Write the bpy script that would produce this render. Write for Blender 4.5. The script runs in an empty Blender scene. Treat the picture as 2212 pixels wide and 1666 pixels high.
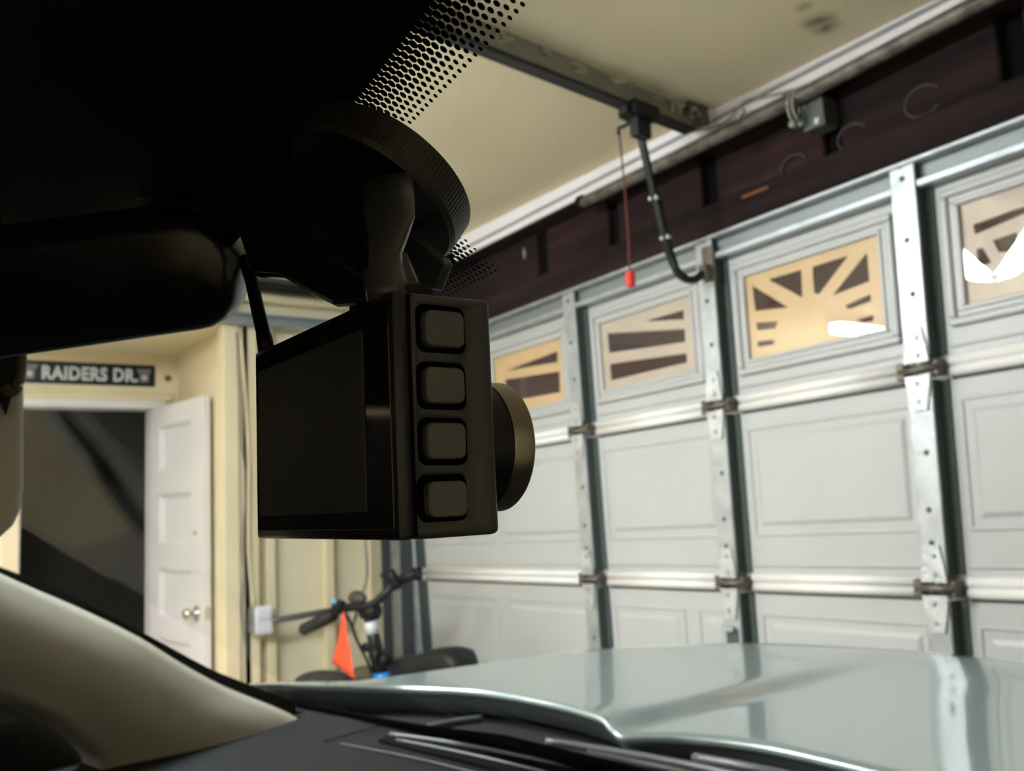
import bpy, bmesh, math, random
from mathutils import Vector, Matrix
random.seed(7)
S = bpy.context.scene
COL = S.collection
# ------------------------------------------------------------------ camera, world, exposure
M = Matrix(((0.5766390426642992, 0.8155742232904835, -0.048229667004086325),
            (-0.1320930460467736, 0.03481283972992309, -0.990625808959177),
            (-0.8062498630457466, 0.5776043217411782, 0.12780612600595992)))
F, CX, CY, CZ = 1946.6, 1106.0, 833.0, 1.36
cam_d = bpy.data.cameras.new('camera'); cam = bpy.data.objects.new('camera', cam_d); COL.objects.link(cam)
cam_d.sensor_width = 36; cam_d.lens = 36 * F / 2212; cam_d.clip_start = 0.01; cam_d.clip_end = 60
cam_d.dof.use_dof = True; cam_d.dof.focus_distance = 0.205; cam_d.dof.aperture_fstop = 30
r_, u_, b_ = M[0], -M[1], -M[2]
cam.matrix_world = Matrix(((r_[0], u_[0], b_[0], 0), (r_[1], u_[1], b_[1], 0), (r_[2], u_[2], b_[2], CZ), (0, 0, 0, 1)))
S.camera = cam
S.view_settings.view_transform = 'Standard'; S.view_settings.look = 'None'
S.view_settings.gamma = 1; S.view_settings.use_curve_mapping = False
S.view_settings.exposure = 0.95
w = bpy.data.worlds.new('night'); S.world = w; w.use_nodes = True
bg = w.node_tree.nodes['Background']; bg.inputs[0].default_value = (0.05, 0.034, 0.032, 1); bg.inputs[1].default_value = 1.0
LED_POWER = 66.0      # emission strength of the leaf lamp panels
TUBE_POWER = 98.0     # emission strength of the tube
# ------------------------------------------------------------------ measuring helpers (photo pixel + real plane -> point)
def ray(x, y):
    return M.transposed() @ Vector((x - CX, y - CY, F))
def fin(v): return Vector((v[0], v[1], v[2] + CZ))
def aY(x, y, Y): d = ray(x, y); return fin(d * (Y / d[1]))
def aX(x, y, X): d = ray(x, y); return fin(d * (X / d[0]))
def aZ(x, y, Z): d = ray(x, y); return fin(d * ((Z - CZ) / d[2]))
# windscreen surface: Y as a function of X and Z
XC, HW = -0.6, 0.76
def wsY(X, Z):
    s = (X - XC) / HW
    return 0.1345 - 1.414 * (Z - CZ - 0.082) - 0.08 * s * s
def wsn(X, Z):
    n = Vector((0.16 * (X - XC) / HW / HW, 1.0, 1.414)); return n.normalized()
def aW(x, y):
    d = ray(x, y); lo, hi = 0.0, 0.0; t = 1e-6
    d = d / d.length
    t = 0.0
    while t < 6:
        p = fin(d * t)
        if p[1] > wsY(p[0], p[2]): break
        t += 0.01
    lo, hi = t - 0.01, t
    for _ in range(30):
        m = (lo + hi) / 2; p = fin(d * m)
        if p[1] > wsY(p[0], p[2]): hi = m
        else: lo = m
    return fin(d * lo)
# ------------------------------------------------------------------ materials
def mat(name, col, rough=0.6, metal=0.0, var=0.0, scale=6.0, bump=0.0, bscale=60.0, coat=0.0, col2=None, spec=0.5, detail=4, stretch=None, em=None, ems=0):
    m = bpy.data.materials.new(name); m.use_nodes = True; nt = m.node_tree; b = nt.nodes['Principled BSDF']
    b.inputs['Base Color'].default_value = (*col, 1); b.inputs['Roughness'].default_value = rough
    b.inputs['Metallic'].default_value = metal; b.inputs['Specular IOR Level'].default_value = spec
    b.inputs['Coat Weight'].default_value = coat; b.inputs['Coat Roughness'].default_value = 0.04
    tc = nt.nodes.new('ShaderNodeTexCoord'); mp = nt.nodes.new('ShaderNodeMapping'); nt.links.new(tc.outputs['Object'], mp.inputs[0])
    if stretch: mp.inputs['Scale'].default_value = stretch
    if var > 0 or col2:
        n = nt.nodes.new('ShaderNodeTexNoise'); n.inputs['Scale'].default_value = scale; n.inputs['Detail'].default_value = detail
        nt.links.new(mp.outputs[0], n.inputs['Vector'])
        r = nt.nodes.new('ShaderNodeValToRGB'); c2 = col2 or tuple(c * (1 - var) for c in col)
        r.color_ramp.elements[0].position = 0.3; r.color_ramp.elements[1].position = 0.7
        r.color_ramp.elements[0].color = (*c2, 1); r.color_ramp.elements[1].color = (*col, 1)
        nt.links.new(n.outputs[0], r.inputs[0]); nt.links.new(r.outputs[0], b.inputs['Base Color'])
    if bump > 0:
        n = nt.nodes.new('ShaderNodeTexNoise'); n.inputs['Scale'].default_value = bscale; n.inputs['Detail'].default_value = 5
        nt.links.new(mp.outputs[0], n.inputs['Vector'])
        bp = nt.nodes.new('ShaderNodeBump'); bp.inputs['Strength'].default_value = bump; bp.inputs['Distance'].default_value = 0.01
        nt.links.new(n.outputs[0], bp.inputs['Height']); nt.links.new(bp.outputs[0], b.inputs['Normal'])
    if em:
        b.inputs['Emission Color'].default_value = (*em, 1); b.inputs['Emission Strength'].default_value = ems
    return m
def glass(name, tint=(1, 1, 1), ior=1.45, rough=0.0):
    m = bpy.data.materials.new(name); m.use_nodes = True; nt = m.node_tree; nt.nodes.clear()
    o = nt.nodes.new('ShaderNodeOutputMaterial'); mx = nt.nodes.new('ShaderNodeMixShader'); lw = nt.nodes.new('ShaderNodeLayerWeight'); pw = nt.nodes.new('ShaderNodeMath'); f = nt.nodes.new('ShaderNodeMath')
    t = nt.nodes.new('ShaderNodeBsdfTransparent'); g = nt.nodes.new('ShaderNodeBsdfGlossy')
    lw.inputs[0].default_value = 0.5; pw.operation = 'POWER'; pw.inputs[1].default_value = 5.0; f.operation = 'MULTIPLY_ADD'
    r0_ = ((ior - 1) / (ior + 1)) ** 2; f.inputs[1].default_value = (1 - r0_) * 0.06; f.inputs[2].default_value = r0_; f.use_clamp = True
    nt.links.new(lw.outputs['Facing'], pw.inputs[0]); nt.links.new(pw.outputs[0], f.inputs[0])
    t.inputs[0].default_value = (*tint, 1); g.inputs['Roughness'].default_value = rough
    nt.links.new(f.outputs[0], mx.inputs[0]); nt.links.new(t.outputs[0], mx.inputs[1]); nt.links.new(g.outputs[0], mx.inputs[2])
    nt.links.new(mx.outputs[0], o.inputs[0]); return m
CREAM = (0.60, 0.50, 0.31)
K = dict(
    plaster=mat('cream_plaster', (0.80, 0.69, 0.47), 0.75, var=0.10, scale=1.6, bump=0.12, bscale=35),
    cream=mat('cream_wood_paint', (0.76, 0.665, 0.45), 0.55, var=0.10, scale=3, bump=0.1, bscale=20),
    creamboard=mat('cream_panel', (0.78, 0.71, 0.53), 0.6, var=0.14, scale=2.5, bump=0.1, bscale=20),  # paler cream of the boards between the studs
    white=mat('white_paint', (0.72, 0.71, 0.73), 0.4, var=0.06, scale=4, bump=0.05, bscale=30),
    trimwhite=mat('white_trim_paint', (0.88, 0.86, 0.93), 0.45, var=0.08, scale=5),
    door=mat('garage_door_paint', (0.455, 0.462, 0.468), 0.42, var=0.06, scale=3.5, bump=0.06, bscale=120),
    rail=mat('pinkish_white_paint', (0.80, 0.775, 0.76), 0.35, var=0.05, scale=8),
    galv=mat('galvanised_steel', (0.48, 0.51, 0.55), 0.42, 0.55, var=0.28, scale=16, bump=0.1, bscale=60),
    galvdark=mat('dark_steel_and_shade', (0.075, 0.092, 0.090), 0.7, 0.2, spec=0.2),
    trackdark=mat('dark_track_steel', (0.06, 0.065, 0.078), 0.6, 0.3, spec=0.2),
    hinge=mat('bright_hinge_steel', (0.60, 0.62, 0.64), 0.5, 0.6, var=0.3, scale=30, bump=0.3, bscale=80),
    roller=mat('grimy_roller_metal', (0.16, 0.14, 0.12), 0.5, 0.4, var=0.4, scale=60),
    insert=mat('cream_plastic', (0.86, 0.70, 0.42), 0.4, var=0.08, scale=12, detail=2),
    insertwhite=mat('whitish_plastic', (0.74, 0.70, 0.60), 0.4, var=0.10, scale=12),
    wood=mat('dark_stained_wood', (0.028, 0.0145, 0.015), 0.8, spec=0.12, col2=(0.007, 0.0045, 0.005), scale=5, bump=0.35, bscale=14, stretch=(0.25, 1, 3)),
    woodred=mat('reddish_dark_wood', (0.042, 0.019, 0.019), 0.8, spec=0.12, col2=(0.011, 0.006, 0.006), scale=6, bump=0.3, bscale=14, stretch=(0.3, 1, 3)),
    gap=mat('black_recess_shade', (0.003, 0.0025, 0.003), 0.9, spec=0.1),  # near-black tone standing for shade in recesses and gaps
    pipe=mat('old_black_pipe', (0.20, 0.17, 0.145), 0.5, 0.2, col2=(0.045, 0.04, 0.038), scale=22, bump=0.3, bscale=40),
    black=mat('black_plastic', (0.007, 0.007, 0.008), 0.5, spec=0.3),
    blackmetal=mat('black_enamel', (0.011, 0.012, 0.015), 0.4, 0.1, spec=0.3),
    body=mat('dashcam_grey_plastic', (0.080, 0.082, 0.087), 0.42, bump=0.04, bscale=1500),
    button=mat('dashcam_button_rubber', (0.165, 0.162, 0.155), 0.5),
    bezel=mat('dashcam_bezel', (0.030, 0.031, 0.033), 0.25),
    screen=mat('dashcam_screen', (0.012, 0.012, 0.011), 0.06, spec=0.6),
    lensring=mat('bronze_lens_ring', (0.34, 0.31, 0.26), 0.3, 0.85),
    lensblack=mat('black_lens_barrel', (0.010, 0.011, 0.011), 0.4),
    frit=mat('black_frit', (0.003, 0.003, 0.003), 0.6),
    mount=mat('black_mount_plastic', (0.085, 0.087, 0.09), 0.25),
    rim=mat('ribbed_rim', (0.030, 0.028, 0.026), 0.45),
    mirror=mat('mirror_shell', (0.010, 0.011, 0.013), 0.22),
    dash=mat('charcoal_dash', (0.012, 0.0125, 0.014), 0.65, spec=0.12, var=0.15, scale=8, bump=0.15, bscale=700),
    ventchrome=mat('grey_vent_lip', (0.08, 0.08, 0.10), 0.4),
    trimbeige=mat('beige_pillar_trim', (0.42, 0.395, 0.325), 0.7, bump=0.06, bscale=500),
    visor=mat('grey_visor_fabric', (0.84, 0.82, 0.78), 0.85, bump=0.1, bscale=900),
    visoredge=mat('brown_visor_edge', (0.13, 0.10, 0.06), 0.7),
    headliner=mat('headliner_fabric', (0.03, 0.029, 0.026), 0.95),
    cabin=mat('black_cabin', (0.01, 0.01, 0.01), 0.8),
    paint=mat('pale_silver_green_paint', (0.25, 0.305, 0.31), 0.28, 0.35, coat=1.0),
    paintunder=mat('hood_underside', (0.05, 0.058, 0.065), 0.7),
    cowl=mat('black_cowl_plastic', (0.018, 0.018, 0.02), 0.5),
    cord=mat('dark_red_cord', (0.16, 0.03, 0.025), 0.8),
    redplastic=mat('red_plastic', (0.78, 0.045, 0.03), 0.4),
    orange=mat('orange_flag_fabric', (0.95, 0.10, 0.035), 0.7, var=0.1, scale=12),
    blue=mat('bright_blue_plastic', (0.02, 0.28, 0.85), 0.4),
    cyan=mat('cyan_button', (0.06, 0.50, 0.85), 0.3),
    box=mat('white_box_plastic', (0.68, 0.68, 0.76), 0.45),
    greybox=mat('grey_metal', (0.30, 0.30, 0.30), 0.5, 0.4, var=0.3, scale=20),
    conduit=mat('dull_conduit', (0.11, 0.10, 0.105), 0.6, 0.2),
    chrome=mat('satin_chrome', (0.55, 0.53, 0.48), 0.22, 0.95),
    signblack=mat('black_sign_board', (0.010, 0.011, 0.020), 0.7, spec=0.1),
    signtext=mat('pale_grey_lettering', (0.55, 0.60, 0.62), 0.5),
    signemblem=mat('grey_emblem', (0.16, 0.15, 0.16), 0.5),
    concrete=mat('concrete', (0.42, 0.41, 0.38), 0.8, var=0.3, scale=3, bump=0.2, bscale=30),
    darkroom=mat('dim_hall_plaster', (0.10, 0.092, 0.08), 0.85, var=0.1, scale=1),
    bag=mat('charcoal_nylon', (0.035, 0.034, 0.033), 0.8, var=0.3, scale=20, bump=0.4, bscale=20),
    brownlump=mat('dull_brown_cloth', (0.13, 0.11, 0.07), 0.9),
    tyre=mat('tyre_rubber', (0.015, 0.015, 0.015), 0.8),
    glass=glass('clear_windscreen_glass', (0.96, 0.985, 0.97), 1.33),
    pane=glass('window_pane_glass', (0.93, 0.90, 0.89), 1.5, 0.01),
    asphalt=mat('driveway', (0.05, 0.045, 0.045), 0.9, var=0.3),
    lampbody=mat('lamp_body', (0.5, 0.5, 0.5), 0.4, 0.5),
    led=mat('led_panel', (0.9, 0.9, 0.9), 0.5, em=(0.90, 0.955, 1.0), ems=LED_POWER),
    tube=mat('tube_light', (0.9, 0.9, 0.9), 0.5, em=(0.97, 0.97, 1.0), ems=TUBE_POWER),
    cob=mat('cobweb_lint', (0.50, 0.46, 0.32), 0.9),
    card=mat('grey_rail_side', (0.33, 0.32, 0.29), 0.6, 0.2, var=0.15, scale=8),
    raildark=mat('dark_rail_lip', (0.025, 0.028, 0.033), 0.5, 0.2),
    scratch=mat('orange_bare_wood', (0.20, 0.06, 0.015), 0.7),
    chalk=mat('faint_grey_chalk', (0.055, 0.045, 0.047), 0.9),
)
# ------------------------------------------------------------------ mesh helpers
def obj(name, bm, m, parent=None, smooth=False, loc=None):
    me = bpy.data.meshes.new(name); bm.normal_update(); bm.to_mesh(me); bm.free()
    o = bpy.data.objects.new(name, me); COL.objects.link(o)
    for k in (m if isinstance(m, (list, tuple)) else [m]): me.materials.append(k)
    if smooth:
        me.polygons.foreach_set('use_smooth', [True] * len(me.polygons))
    if parent is not None: o.parent = parent
    return o
def tag(o, label=None, cat=None, group=None, kind=None):
    if label: o['label'] = label
    if cat: o['category'] = cat
    if group: o['group'] = group
    if kind: o['kind'] = kind
    return o
def empty(name, label=None, cat=None, group=None, kind=None):
    o = bpy.data.objects.new(name, None); COL.objects.link(o); o.empty_display_size = 0.1
    return tag(o, label, cat, group, kind)
def B(): return bmesh.new()
def box(bm, x0, x1, y0, y1, z0, z1, bev=0.0, seg=2):
    r = bmesh.ops.create_cube(bm, size=1.0); vs = r['verts']
    for v in vs:
        v.co = Vector(((x0 + x1) / 2 + v.co.x * (x1 - x0), (y0 + y1) / 2 + v.co.y * (y1 - y0), (z0 + z1) / 2 + v.co.z * (z1 - z0)))
    if bev > 0:
        es = list({e for v in vs for e in v.link_edges})
        bmesh.ops.bevel(bm, geom=es, offset=bev, segments=seg, affect='EDGES', profile=0.5)
    return bm
def tube(bm, pts, r, n=10, caps=True, flat=1.0):
    pts = [Vector(p) for p in pts]; rings = []
    up = Vector((0, 0, 1))
    for i, p in enumerate(pts):
        t = (pts[min(i + 1, len(pts) - 1)] - pts[max(i - 1, 0)]).normalized()
        if abs(t.dot(up)) > 0.95: up2 = Vector((0, 1, 0))
        else: up2 = up
        a = t.cross(up2).normalized(); b = t.cross(a).normalized()
        rr = r[i] if isinstance(r, (list, tuple)) else r
        rings.append([bm.verts.new(p + a * math.cos(2 * math.pi * k / n) * rr + b * math.sin(2 * math.pi * k / n) * rr * flat) for k in range(n)])
    for A, C in zip(rings, rings[1:]):
        for k in range(n): bm.faces.new((A[k], A[(k + 1) % n], C[(k + 1) % n], C[k]))
    if caps:
        bm.faces.new(rings[0][::-1]); bm.faces.new(rings[-1])
    return bm
def spline(pts, n=8):
    pts = [Vector(p) for p in pts]; out = []
    for i in range(len(pts) - 1):
        p0, p1, p2, p3 = pts[max(i - 1, 0)], pts[i], pts[i + 1], pts[min(i + 2, len(pts) - 1)]
        for k in range(n):
            t = k / n
            out.append(0.5 * ((2 * p1) + (p2 - p0) * t + (2 * p0 - 5 * p1 + 4 * p2 - p3) * t * t + (3 * p1 - p0 - 3 * p2 + p3) * t ** 3))
    out.append(pts[-1]); return out
def prism(bm, pts, d):
    """closed polygon of 3-D points pushed along vector d"""
    d = Vector(d); a = [bm.verts.new(p) for p in pts]; b = [bm.verts.new(Vector(p) + d) for p in pts]; n = len(a)
    bm.faces.new(a); bm.faces.new(b[::-1])
    for k in range(n): bm.faces.new((a[k], b[k], b[(k + 1) % n], a[(k + 1) % n]))
    bmesh.ops.recalc_face_normals(bm, faces=bm.faces[:]); return bm
def cyl(bm, c, ax, r, h, n=32, r2=None, bev=0):
    """cylinder from c along unit ax"""
    c = Vector(c); ax = Vector(ax).normalized(); r2 = r if r2 is None else r2
    t = Vector((0, 0, 1)) if abs(ax.z) < 0.9 else Vector((1, 0, 0))
    a = ax.cross(t).normalized(); b = ax.cross(a).normalized()
    prof = [(0, r), (h, r2)] if bev <= 0 else [(0, r - bev), (bev, r), (h - bev, r2), (h, r2 - bev)]
    R = [[bm.verts.new(c + ax * s + (a * math.cos(2 * math.pi * k / n) + b * math.sin(2 * math.pi * k / n)) * q) for k in range(n)] for s, q in prof]
    for A, C in zip(R, R[1:]):
        for k in range(n): bm.faces.new((A[k], A[(k + 1) % n], C[(k + 1) % n], C[k]))
    bm.faces.new(R[0][::-1]); bm.faces.new(R[-1]); return bm
def lathe(bm, c, ax, prof, n=48):
    c = Vector(c); ax = Vector(ax).normalized()
    t = Vector((0, 0, 1)) if abs(ax.z) < 0.9 else Vector((1, 0, 0))
    a = ax.cross(t).normalized(); b = ax.cross(a).normalized()
    R = [[bm.verts.new(c + ax * s + (a * math.cos(2 * math.pi * k / n) + b * math.sin(2 * math.pi * k / n)) * q) for k in range(n)] for s, q in prof]
    for A, C in zip(R, R[1:]):
        for k in range(n): bm.faces.new((A[k], A[(k + 1) % n], C[(k + 1) % n], C[k]))
    if prof[0][1] > 1e-6: bm.faces.new(R[0][::-1])
    if prof[-1][1] > 1e-6: bm.faces.new(R[-1])
    bmesh.ops.remove_doubles(bm, verts=bm.verts[:], dist=1e-7); bmesh.ops.recalc_face_normals(bm, faces=bm.faces[:]); return bm
def autosmooth(o, ang=35):
    me = o.data; me.polygons.foreach_set('use_smooth', [True] * len(me.polygons))
    bm = bmesh.new(); bm.from_mesh(me)
    for e in bm.edges:
        e.smooth = len(e.link_faces) == 2 and e.calc_face_angle(0) < math.radians(ang)
    bm.to_mesh(me); bm.free(); return o

# ================================================================== THE ROOM
# left side: sign wall X=-5.06, return wall Y=1.343, stud wall X=-4.1; garage door plane Y=2.13
XS, YR, XT, YD, ZCEIL = -5.06, 1.365, -4.10, 2.13, 2.535
def struct(name, bm, m, label, cat): return tag(obj(name, bm, m), label, cat, kind='structure')
struct('floor', box(B(), -7.6, 2.6, -4.1, 2.5, -0.1, 0.0), K['concrete'], 'grey concrete garage floor under the car', 'floor')
struct('ceiling', box(B(), XT - 0.12, 2.6, -4.1, 2.4, ZCEIL, ZCEIL + 0.1), K['plaster'], 'cream plaster ceiling above the car and garage door opener', 'ceiling')
struct('ceiling_alcove', box(B(), XS - 0.1, XT, -4.1, YR + 0.02, 2.25, 2.30), K['plaster'], 'lower cream ceiling over the alcove with the open doorway', 'ceiling')
def stain_ceiling():
    m = mat('stained_ceiling_plaster', (0.88, 0.77, 0.55), 0.75, var=0.09, scale=1.6, bump=0.12, bscale=35); nt = m.node_tree; b = nt.nodes['Principled BSDF']
    src = b.inputs['Base Color'].links[0].from_socket
    tc = nt.nodes.new('ShaderNodeTexCoord'); mx = nt.nodes.new('ShaderNodeMix'); mx.data_type = 'RGBA'; acc = None
    nz = nt.nodes.new('ShaderNodeTexNoise'); nz.inputs['Scale'].default_value = 22; nt.links.new(tc.outputs['Object'], nz.inputs['Vector'])
    for (px, py, rad) in ((1735, 15, 0.03), (1768, 45, 0.055), (1785, 60, 0.045)):
        c = aZ(px, py, ZCEIL); d = nt.nodes.new('ShaderNodeVectorMath'); d.operation = 'DISTANCE'; d.inputs[1].default_value = c
        nt.links.new(tc.outputs['Object'], d.inputs[0]); q = nt.nodes.new('ShaderNodeMapRange'); q.inputs[1].default_value = rad; q.inputs[2].default_value = 0.0; q.inputs[3].default_value = 0; q.inputs[4].default_value = 1
        nt.links.new(d.outputs['Value'], q.inputs[0])
        if acc is None: acc = q.outputs[0]
        else:
            a = nt.nodes.new('ShaderNodeMath'); a.operation = 'MAXIMUM'; nt.links.new(acc, a.inputs[0]); nt.links.new(q.outputs[0], a.inputs[1]); acc = a.outputs[0]
    mu = nt.nodes.new('ShaderNodeMath'); mu.operation = 'MULTIPLY'; nt.links.new(acc, mu.inputs[0]); nt.links.new(nz.outputs[0], mu.inputs[1])
    m2 = nt.nodes.new('ShaderNodeMath'); m2.operation = 'MULTIPLY'; m2.inputs[1].default_value = 1.7; m2.use_clamp = True; nt.links.new(mu.outputs[0], m2.inputs[0])
    nt.links.new(m2.outputs[0], mx.inputs[0]); nt.links.new(src, mx.inputs[6]); mx.inputs[7].default_value = (0.16, 0.12, 0.06, 1)
    nt.links.new(mx.outputs[2], b.inputs['Base Color']); return m
bpy.data.objects['ceiling'].data.materials[0] = stain_ceiling()
# sign wall with door opening Y .61..1.222, head 1.947
bm = B(); box(bm, XS - 0.1, XS, -4.1, 0.60, 0, 2.25); box(bm, XS - 0.1, XS, 1.232, YR + 0.1, 0, 2.25); box(bm, XS - 0.1, XS, 0.60, 1.232, 1.957, 2.25)
struct('wall_left', bm, K['plaster'], 'cream wall holding the open doorway and the street sign', 'wall')
struct('wall_return', box(B(), XS, XT, YR, YR + 0.1, 0, 2.25), K['plaster'], 'short cream return wall behind the open white door', 'wall')
bm = B(); box(bm, XT - 0.12, XT - 0.06, YR + 0.02, 2.4, 0, ZCEIL); box(bm, XT - 0.12, XT, -4.1, YR, 2.30, ZCEIL)
wt = struct('wall_stud', bm, K['creamboard'], 'cream boarded stud wall between the return wall and the garage door', 'wall')
struct('wall_back', box(B(), -5.2, 2.6, -4.2, -4.1, 0, 2.6), K['plaster'], 'cream rear wall of the garage behind the car', 'wall')
struct('wall_right', box(B(), 2.5, 2.6, -4.1, 2.4, 0, 2.6), K['plaster'], 'cream right wall of the garage', 'wall')
def zs(X, z): return z + 0.022 * (X + 2.6)      # the whole door end leans a degree
def shear(o):
    for v in o.data.vertices: v.co.z = zs(v.co.x, v.co.z)
    return o
# wall around the garage door
bm = B(); box(bm, XT - 0.12, -3.93, 2.24, 2.34, 0, 2.0); box(bm, 0.16, 2.6, 2.24, 2.34, 0, 2.6); box(bm, XT - 0.12, 0.16, 2.30, 2.4, 2.1, 2.6)
struct('wall_front', bm, K['wood'], 'dark wall around the garage door opening', 'wall')
# studs and boards of the stud wall, measured on X=-4.1
def studY(px, py=1250): return aX(px, py, XT)[1]
for a, b_x, d, mt in ((483, 516, 0.02, 'cream'), (527, 542, 0.0, 'cream'), (577, 597, -0.005, 'cream'), (704, 724, -0.005, 'cream'), (802, 849, 0.0, 'cream')):
    y0, y1 = studY(a), studY(b_x)
    o = obj('stud', box(B(), XT - 0.06, XT + d, y0, y1, 0, 2.24, 0.004), K[mt], wt)
box_y = (studY(517), studY(603))
zb = aX(530, 1388, XT)[2]
obj('blocking', box(B(), XT - 0.06, XT - 0.012, box_y[0], box_y[1], zb, zb + 0.05, 0.003), K['cream'], wt)
zb = aX(540, 1010, XT)[2]
obj('blocking', box(B(), XT - 0.06, XT - 0.012, studY(543), studY(700), zb, zb + 0.06, 0.003), K['cream'], wt)
obj('top_plate', box(B(), XT - 0.06, XT + 0.01, YR + 0.02, 2.2, 2.36, 2.40, 0.003), K['cream'], wt)
# crown trims over the header (white), the header beam, recessed boards and blocks
def hx(name, x0, x1, y0, y1, z0, z1, m, bev=0.003, parent=None):
    bm = B(); n = 8
    box(bm, x0, x1, y0, y1, z0, z1, bev, 1); return shear(obj(name, bm, m, parent))
tr = empty('trim_1', 'white stepped trim boards between ceiling and dark header', 'trim', kind='structure')
hx('board', -4.1, 1.2, 2.10, 2.3, 2.497, 2.56, K['trimwhite'], parent=tr)
hx('board', -4.1, 1.2, 2.115, 2.3, 2.484, 2.499, K['card'], parent=tr)
hx('board', -4.1, 1.2, 2.105, 2.3, 2.458, 2.486, K['trimwhite'], parent=tr)
hx('under_strip', -4.1, 1.2, 2.108, 2.24, 2.446, 2.4575, K['wood'], parent=tr)
hd = empty('trim_2', 'dark stained wooden header beam above the garage door', 'beam', kind='structure')
hx('beam', -4.1, 1.2, 2.17, 2.30, 2.12, 2.262, K['wood'], 0.006, hd)
hx('back_board', -4.1, 1.2, 2.235, 2.30, 2.25, 2.47, K['woodred'], 0.002, hd)
hpx = [(1075, 1120, 0), (1158, 1192, 1), (1192, 1305, 0), (1312, 1345, 1), (1345, 1515, 0), (1521, 1547, 1), (1560, 1782, 0), (1782, 1816, 1), (1830, 2118, 0), (2172, 2205, 1)]
xs = sorted([aY(1174, 560, 2.2)[0], aY(1328, 490, 2.2)[0], aY(1534, 395, 2.2)[0], aY(1800, 300, 2.2)[0], aY(2187, 90, 2.2)[0]])
edges = [-4.1] + xs + [-0.45, 0.1]
for i, (a, b2) in enumerate(zip(edges, edges[1:])):
    hx('cripple_board', a + 0.03, b2 - 0.03, 2.19 + 0.006 * (i % 2), 2.236, 2.258, 2.46, K['woodred'] if i % 2 else K['wood'], 0.005, hd)
for x in xs: hx('recess_shadow_block', x - 0.03, x + 0.03, 2.222, 2.236, 2.262, 2.455, K['gap'], 0.001, hd)  # black blocks stand for shade in the gaps between boards
hx('scratch', -1.76, -1.66, 2.1685, 2.175, 2.235, 2.243, K['scratch'], 0.0005, hd)
for i, px in enumerate(((1175, 545),)):   # pale drip hanging under the trim
    p = aY(1133, 545, 2.185); tag(obj('paint_drip', tube(B(), [p + Vector((0, 0, 0.02)), p, p - Vector((0, 0, 0.03))], [0.004, 0.007, 0.004], 6), K['card'], hd, True))
# chalk letters half worn off the header
for k, (cx_, cz_, rr) in enumerate(((-1.575, 2.285, 0.045), (-1.38, 2.30, 0.045), (-1.17, 2.315, 0.05))):
    pts = [Vector((cx_ + rr * math.cos(t), 2.168 if cz_ < 2.24 else 2.188, zs(cx_, cz_ - 0.01 + 0.8 * rr * math.sin(t)))) for t in [0.4 + i * (5.2 / 16) for i in range(17)]]
    obj('chalk_mark', tube(B(), pts, 0.0035, 6), K['chalk'], hd)

# ================================================================== GARAGE DOOR
gd = empty('door_1', 'white sectional garage door with galvanised stiles and sunburst windows', 'garage door', kind='structure')
def warp(o):
    for v in o.data.vertices:
        x, z = v.co.x, v.co.z
        k = (x + 1.89) / 0.68 * -0.028
        v.co.x = x + k * max(0.0, (2.13 - z)) / 0.85 * 0.8
        v.co.z = zs(x, z)
    return o
def gobj(name, bm, m, parent=gd, smooth=False): return warp(obj(name, bm, m, parent, smooth))
YSK = 2.172                     # skin plane
ZJ = [0.0, 0.535, 1.07, 1.608, 2.135]
XJ = [-3.93, -2.575, -1.89, -1.21, 0.15]
SW2 = 0.034
bays = []                       # (x0, x1) of every embossed field
fields = [(-3.90, -3.235), (-3.235, -2.575), (-2.575, -1.89), (-1.89, -1.21), (-1.21, -0.53), (-0.53, 0.12)]
def frustum(bm, x0, x1, z0, z1, y, d, s):
    """raised field: outer rectangle on plane y, inner one d closer, sloped by s"""
    q = [bm.verts.new(p) for p in ((x0, y, z0), (x1, y, z0), (x1, y, z1), (x0, y, z1))]
    r = [bm.verts.new(p) for p in ((x0 + s, y - d, z0 + s), (x1 - s, y - d, z0 + s), (x1 - s, y - d, z1 - s), (x0 + s, y - d, z1 - s))]
    for k in range(4): bm.faces.new((q[k], q[(k + 1) % 4], r[(k + 1) % 4], r[k]))
    bm.faces.new(r); bm.faces.new(q[::-1]); bmesh.ops.recalc_face_normals(bm, faces=bm.faces[:]); return bm
def ring(bm, x0, x1, z0, z1, t, y0, y1, bev=0.0):
    """rectangular frame of width t"""
    for a in ((x0, x1, z1 - t, z1), (x0, x1, z0, z0 + t), (x0, x0 + t, z0 + t, z1 - t), (x1 - t, x1, z0 + t, z1 - t)):
        box(bm, a[0], a[1], y0, y1, a[2], a[3], bev, 1)
    return bm
win = {}
def rect_of(pts, org, sc, Y):
    P = [aY(org[0] + x / sc, org[1] + y / sc, Y) for x, y in pts]; return P
Z4 = ((1540, 340), 2.6875); Z3 = ((1040, 500), 3.6217)
YI = 2.150
def unwarp(p):
    x = p[0]; z = p[2] - 0.022 * (p[0] + 2.6)
    k = (x + 1.89) / 0.68 * -0.028
    return (x - k * max(0.0, 2.13 - z) / 0.85 * 0.8, z)
def holes(lst, Zf): return [[unwarp(aY(Zf[0][0] + x / Zf[1], Zf[0][1] + y / Zf[1], YI)) for x, y in h] for h in lst]
H3 = holes([[(295, 705), (485, 648), (493, 812)], [(550, 632), (762, 562), (590, 790), (560, 785)], [(868, 545), (882, 715), (665, 800)],
            [(203, 742), (410, 868), (218, 890)], [(738, 858), (888, 790), (892, 832), (760, 880)], [(222, 958), (350, 948), (335, 992), (228, 1002)],
            [(230, 1068), (330, 1055), (328, 1085), (232, 1100)], [(800, 942), (905, 912), (905, 948), (850, 958)]], Z4)
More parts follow.
